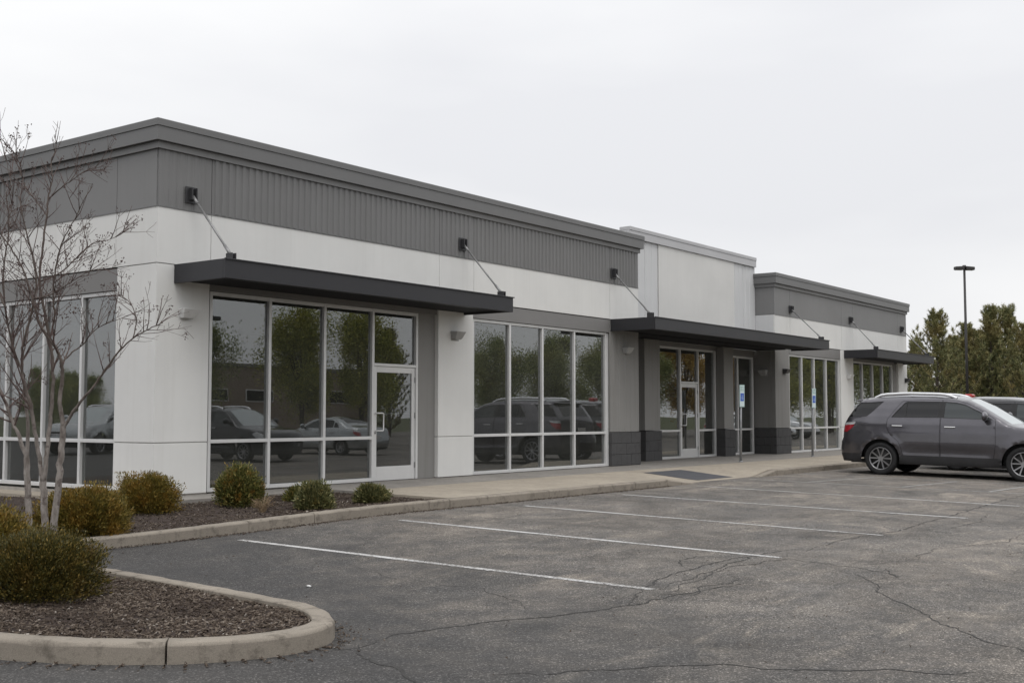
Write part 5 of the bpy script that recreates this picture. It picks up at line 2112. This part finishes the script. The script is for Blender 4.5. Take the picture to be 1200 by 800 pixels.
# ------------------------------------------------------------------ pines, leafy trees
def pine_mesh(seed, h=8.0, spread=2.1):
    r = random.Random(seed)
    wood_, V, F = Acc(), [], []
    wood_.tube([(0, 0, -0.3), (0.05, 0, h * 0.5), (0, 0.03, h * 0.985)], [0.16, 0.10, 0.012], 7)
    nr = np.random.default_rng(seed)

    tufts = []

    def tuft(p, d, s_):
        tufts.append((p, d, s_))
    z = 0.6
    while z < h * 0.985:
        f = 1 - z / h
        R = spread * (f ** 0.80) * r.uniform(0.85, 1.1)
        if z < 1.4:
            R *= 0.85
        nb = r.randint(4, 6) if z < h * 0.6 else r.randint(3, 4)
        a0 = r.uniform(0, math.tau)
        for k in range(nb):
            a = a0 + math.tau * k / nb + r.uniform(-0.3, 0.3)
            L_ = max(0.28, R * r.uniform(0.45, 1.25))
            up0 = 0.10 + 0.55 * (z / h)
            pts = []
            for i in range(7):
                t_ = i / 6
                pts.append(Vector((math.cos(a) * L_ * t_, math.sin(a) * L_ * t_, z + L_ * (up0 * t_ + (0.40 + 0.5 * z / h) * t_ * t_))))
            wood_.tube([tuple(p) for p in pts], [0.028 * f + 0.012 - 0.0022 * i for i in range(7)], 4)
            for i in range(1, 7):
                if i / 6 < 0.3 and f > 0.4:
                    continue
                ax = (pts[i] - pts[i - 1]).normalized()
                m_ = 2
                tuft(pts[i], (ax + Vector((0, 0, 0.5))).normalized(), 1.0)
                for q_ in range(m_):
                    side = ax.cross(Vector((r.gauss(0, 1), r.gauss(0, 1), r.gauss(0, 1)))).normalized()
                    dd = (ax * 0.7 + side * 0.8 + Vector((0, 0, 0.55))).normalized()
                    e = pts[i] + dd * r.uniform(0.12, 0.34)
                    tuft(e, (dd + Vector((0, 0, 0.8))).normalized(), r.uniform(0.75, 1.05))
                    tuft(pts[i].lerp(e, 0.5), dd, 0.8)
        z += r.uniform(0.34, 0.56) * (0.9 + 0.2 * f)
    for k in range(4):
        tuft(Vector((0, 0, h * (0.95 + 0.013 * k))), Vector((0, 0, 1)), 0.8)
    n = len(tufts)
    P = np.array([t_[0] for t_ in tufts])
    D = np.array([t_[1] for t_ in tufts])
    sc = np.array([t_[2] for t_ in tufts])
    K = 22
    P = np.repeat(P, K, 0)
    D = np.repeat(D, K, 0)
    sc = np.repeat(sc, K)[:, None]
    nn = len(P)
    off = nr.uniform(-0.09, 0.09, (nn, 1))
    base = P + D * off
    dirs = D * 0.75 + nr.normal(0, 0.55, (nn, 3))
    dirs /= np.linalg.norm(dirs, axis=1)[:, None]
    A_ = np.cross(dirs, nr.normal(0, 1, (nn, 3)))
    A_ /= np.linalg.norm(A_, axis=1)[:, None]
    l = nr.uniform(0.13, 0.24, (nn, 1)) * sc
    w = 0.013
    V = np.stack([base - A_ * w, base + A_ * w, base + dirs * l + A_ * w * 0.3, base + dirs * l - A_ * w * 0.3], 1).reshape(-1, 3)
    F = np.arange(4 * nn).reshape(nn, 4)
    return wood_.mesh('trunk', True), mesh_np('crown', V, F)


PV = [pine_mesh(31, 8.2, 2.75), pine_mesh(32, 8.0, 2.3), pine_mesh(33, 8.0, 2.9)]


def pine(px, top_y, depth, var, label, rot=0.0, group='pines beyond the far end of the building'):
    p = at(px, 487, depth)
    zt = at(px, top_y, depth).z
    z0 = lot(p.x, p.y)
    hgt = (8.2, 8.0, 8.0)[var]
    t = empty('pine_tree', (p.x, p.y, z0), rot)
    s_ = (zt - z0) / hgt
    t.scale = (s_ ** 0.8, s_ ** 0.8, s_)
    tag(t, label, 'pine tree', group)
    link('trunk', PV[var][0], 'bark_dark', t)
    c = link('crown', PV[var][1], 'pine_needle', t)
    return t


pine(1074, 402, 76, 1, 'short pine just past the end pier of the building', 0.3)
pine(1100, 366, 71, 0, 'tall pine nearest the far end of the building with open top', 1.1)
pine(1121, 398, 79, 2, 'pine directly left of the parking lot lamp pole', 2.2)
pine(1135, 384, 72, 1, 'pine right at the parking lot lamp pole', 0.7)
pine(1149, 392, 74, 2, 'lower pine just right of the lamp pole', 4.0)
pine(1164, 364, 72, 1, 'tall narrow pine second from the right picture edge', 2.0)
pine(1183, 361, 74, 0, 'tallest pine near the right picture edge', 3.3)
pine(1204, 384, 70, 2, 'pine cut off by the right picture edge', 5.0)
pine(1086, 425, 84, 2, 'low pine filling the gap behind the tallest left pine', 5.2)
pine(1152, 420, 86, 0, 'low dark pine in the back row right of the lamp pole', 1.7)
pine(1190, 415, 86, 1, 'low dark pine in the back row at the right edge', 2.9)
pine(1120, 425, 88, 0, 'low dark pine in the back row left of the lamp pole', 0.2)
pine(1108, 408, 82, 1, 'slender dark pine in the back row behind the tallest left pine', 4.4)
pine(1172, 402, 82, 2, 'broad dark pine in the back row between the two tall right pines', 3.9)
pine(1232, 380, 75, 0, 'pine just outside the right picture edge', 0.9)


def leafy_mesh(seed, h, R, n, lsz):
    r = random.Random(seed)
    nr = np.random.default_rng(seed)
    w_ = Acc()
    w_.tube([(0, 0, -0.2), (0.05, 0.02, h * 0.3), (0, 0.06, h * 0.6)], [0.16, 0.12, 0.06], 7)
    cl = []
    for k in range(34):
        a = r.uniform(0, math.tau)
        zz = h * r.uniform(0.32, 0.97)
        f = math.sin(math.pi * min(1, (zz / h - 0.18) / 0.86)) ** 0.7
        rr = R * f * r.uniform(0.25, 1.0)
        c = Vector((math.cos(a) * rr, math.sin(a) * rr, zz))
        cl.append(c)
        w_.tube([(0, 0.03, h * r.uniform(0.22, 0.5)), tuple(c * 0.55 + Vector((0, 0, zz * 0.35))), tuple(c)], [0.05, 0.03, 0.008], 4)
    C_ = np.array(cl)
    SZ = nr.uniform(0.55, 1.45, len(cl))

    def sample(m, r_):
        i = r_.integers(0, len(C_), m)
        o = r_.normal(0, 1, (m, 3)) * R * np.array([0.13, 0.13, 0.19]) * SZ[i][:, None]
        d = o / (np.linalg.norm(o, axis=1)[:, None] + 1e-6)
        return C_[i] + o, d
    V, F = leaf_cloud(n, sample, lsz * 0.7, lsz * 1.3, 0.36, seed)
    return w_.mesh('trunk', True), mesh_np('crown', V, F)


LV = {'spring': (leafy_mesh(41, 7.2, 2.3, 40000, 0.095), 'spring_leaf'), 'dark': (leafy_mesh(42, 8.0, 2.9, 52000, 0.10), 'dark_leaf'), 'autumn': (leafy_mesh(43, 7.0, 2.2, 36000, 0.095), 'autumn_leaf')}


def leafy(x, y, kind, label, s=1.0, rot=0.0):
    t = empty('leafy_tree', (x, y, lot(x, y) - 0.02), rot)
    t.scale = (s, s, s)
    tag(t, label, 'tree', 'trees across the car park seen as reflections in the glass')
    (tm, cm), mt = LV[kind]
    link('trunk', tm, 'bark_dark', t)
    link('crown', cm, mt, t)


leafy(23.5, -30.0, 'dark', 'dark tree reflected at the left edge of the near storefront', 0.85, 0.4)
leafy(30.5, -29.0, 'spring', 'spring green tree reflected in the second pane of the near storefront', 0.95, 1.0)
leafy(34.0, -28.0, 'spring', 'spring green tree reflected in the third pane of the near storefront', 0.95, 2.5)
leafy(47.5, -29.5, 'dark', 'dark tree reflected in the first pane of the second storefront', 0.80, 3.0)
leafy(53.0, -28.5, 'dark', 'dark tree reflected in the second pane of the second storefront', 0.84, 4.0)
leafy(60.0, -28.0, 'dark', 'dark tree reflected in the third pane of the second storefront', 0.90, 5.0)
leafy(67.0, -28.0, 'dark', 'dark tree reflected in the fourth pane of the second storefront', 0.92, 0.2)
leafy(72.0, -27.0, 'autumn', 'yellow brown tree reflected beside the recessed door', 1.1, 0.9)
leafy(77.0, -26.0, 'autumn', 'yellow brown tree reflected above the recessed door', 1.15, 2.0)
leafy(84.0, -25.0, 'spring', 'green tree reflected right of the recessed door', 1.15, 3.1)
for i, (x, y) in enumerate([(92, -24), (98, -26), (104, -23), (88, -17), (96, -15), (103, -13)]):
    leafy(x, y, 'dark' if i % 2 else 'spring', ['green tree reflected in the far storefront at its left post', 'dark tree reflected in the far storefront second pane', 'green tree reflected in the far storefront third pane',
                                             'dark tree reflected in the far storefront last pane', 'green tree reflected under the far canopy left', 'dark tree reflected under the far canopy right'][i], 1.15, i * 1.3)
for i, (x, y) in enumerate([(-44, 72), (-50, 78), (-55, 92), (-38, 66), (-62, 98)]):
    leafy(x, y, 'dark', ['far tree reflected in the side wall pane at the corner', 'far tree reflected in the second side wall pane', 'far tree reflected in the third side wall pane',
                         'far tree reflected low beside the corner pier', 'far tree reflected at the left edge of the side wall glass'][i], 0.62, i * 1.1)
pt = empty('pine_tree', (55.5, -46.0, lot(55, -46)), 0.4)
tag(pt, 'dark conifer reflected in the pane above the near door', 'pine tree')
link('trunk', PV[1][0], 'bark_dark', pt)
link('crown', PV[1][1], 'pine_needle', pt)

# low brick building across the car park, seen in the near storefront
bb = empty('brick_building', (34.0, -48.0, lot(34, -48)))
tag(bb, 'low brown brick building reflected in the near storefront glass', 'building')
box('wall', -9.0, 22.0, -8.0, 0.0, 0.0, 5.0, 'brick_far', bb)
box('parapet', -9.15, 22.15, -8.15, 0.15, 5.002, 5.25, 'header_metal', bb, 0.02)
for k in range(7):
    x0 = -7.0 + k * 4.0
    w_ = box('window', x0, x0 + 2.4, 0.002, 0.05, 2.6, 3.5, 'aluminium', bb, 0.01)
    box('pane', x0 + 0.08, x0 + 2.32, 0.052, 0.06, 2.68, 3.42, 'privacy_glass', w_)


# ------------------------------------------------------------------ lamps
def lot_lamp(x, y, h, label, heads, arm, group=None):
    t = empty('lamp_post', (x, y, lot(x, y)))
    tag(t, label, 'lamp post', group)
    cyl('base', (0, 0, -0.1), (0, 0, 0.7), 0.30, 0.28, 16, 'curb_concrete', t)
    cyl('pole', (0, 0, 0.7), (0, 0, h), 0.085, 0.065, 12, 'pole_paint', t)
    for k in range(heads):
        a = arm + math.pi * k
        dx, dy = math.cos(a), math.sin(a)
        bm = bmesh.new()
        c = []
        for z0 in (h - 0.12, h + 0.07):
            for u, v in ((0.06, -0.16), (0.60, -0.16), (0.60, 0.16), (0.06, 0.16)):
                c.append((dx * u - dy * v, dy * u + dx * v, z0 + (0.03 if u < 0.5 and z0 > h else 0)))
        add_hexa(bm, c, 0.03)
        hd = link('lamp_head', finish('lamp_head', bm), 'pole_paint', t)
        bm = bmesh.new()
        add_hexa(bm, [(dx * u - dy * v, dy * u + dx * v, z0) for z0 in (h - 0.135, h - 0.121) for u, v in ((0.14, -0.11), (0.54, -0.11), (0.54, 0.11), (0.14, 0.11))])
        link('lens', finish('lens', bm), 'lens', hd)
    cyl('cap', (0, 0, h), (0, 0, h + 0.16), 0.13, 0.10, 10, 'pole_paint', t)
    return t


lp = at(1130, 314, 68)
lot_lamp(lp.x, lp.y, lp.z - lot(lp.x, lp.y), 'tall black two headed parking lot lamp standing among the pines', 2, math.atan2(ROT[1][0], ROT[0][0]) + 0.15)
lot_lamp(26.5, -31.5, 6.6, 'parking lot lamp reflected in the first pane of the near storefront', 1, 0.4)

# small white stone on the tarmac
bm = bmesh.new()
bmesh.ops.create_icosphere(bm, subdivisions=2, radius=0.022)
for v in bm.verts:
    v.co += v.normal * noise.noise(v.co * 40) * 0.010
    v.co.z *= 0.55
st = link('stone', finish('stone', bm, True), 'lamp_white')
st.location = (-3.62, -7.35, lot(-3.62, -7.35) + 0.012)
tag(st, 'small white stone lying on the asphalt near the island', 'stone')
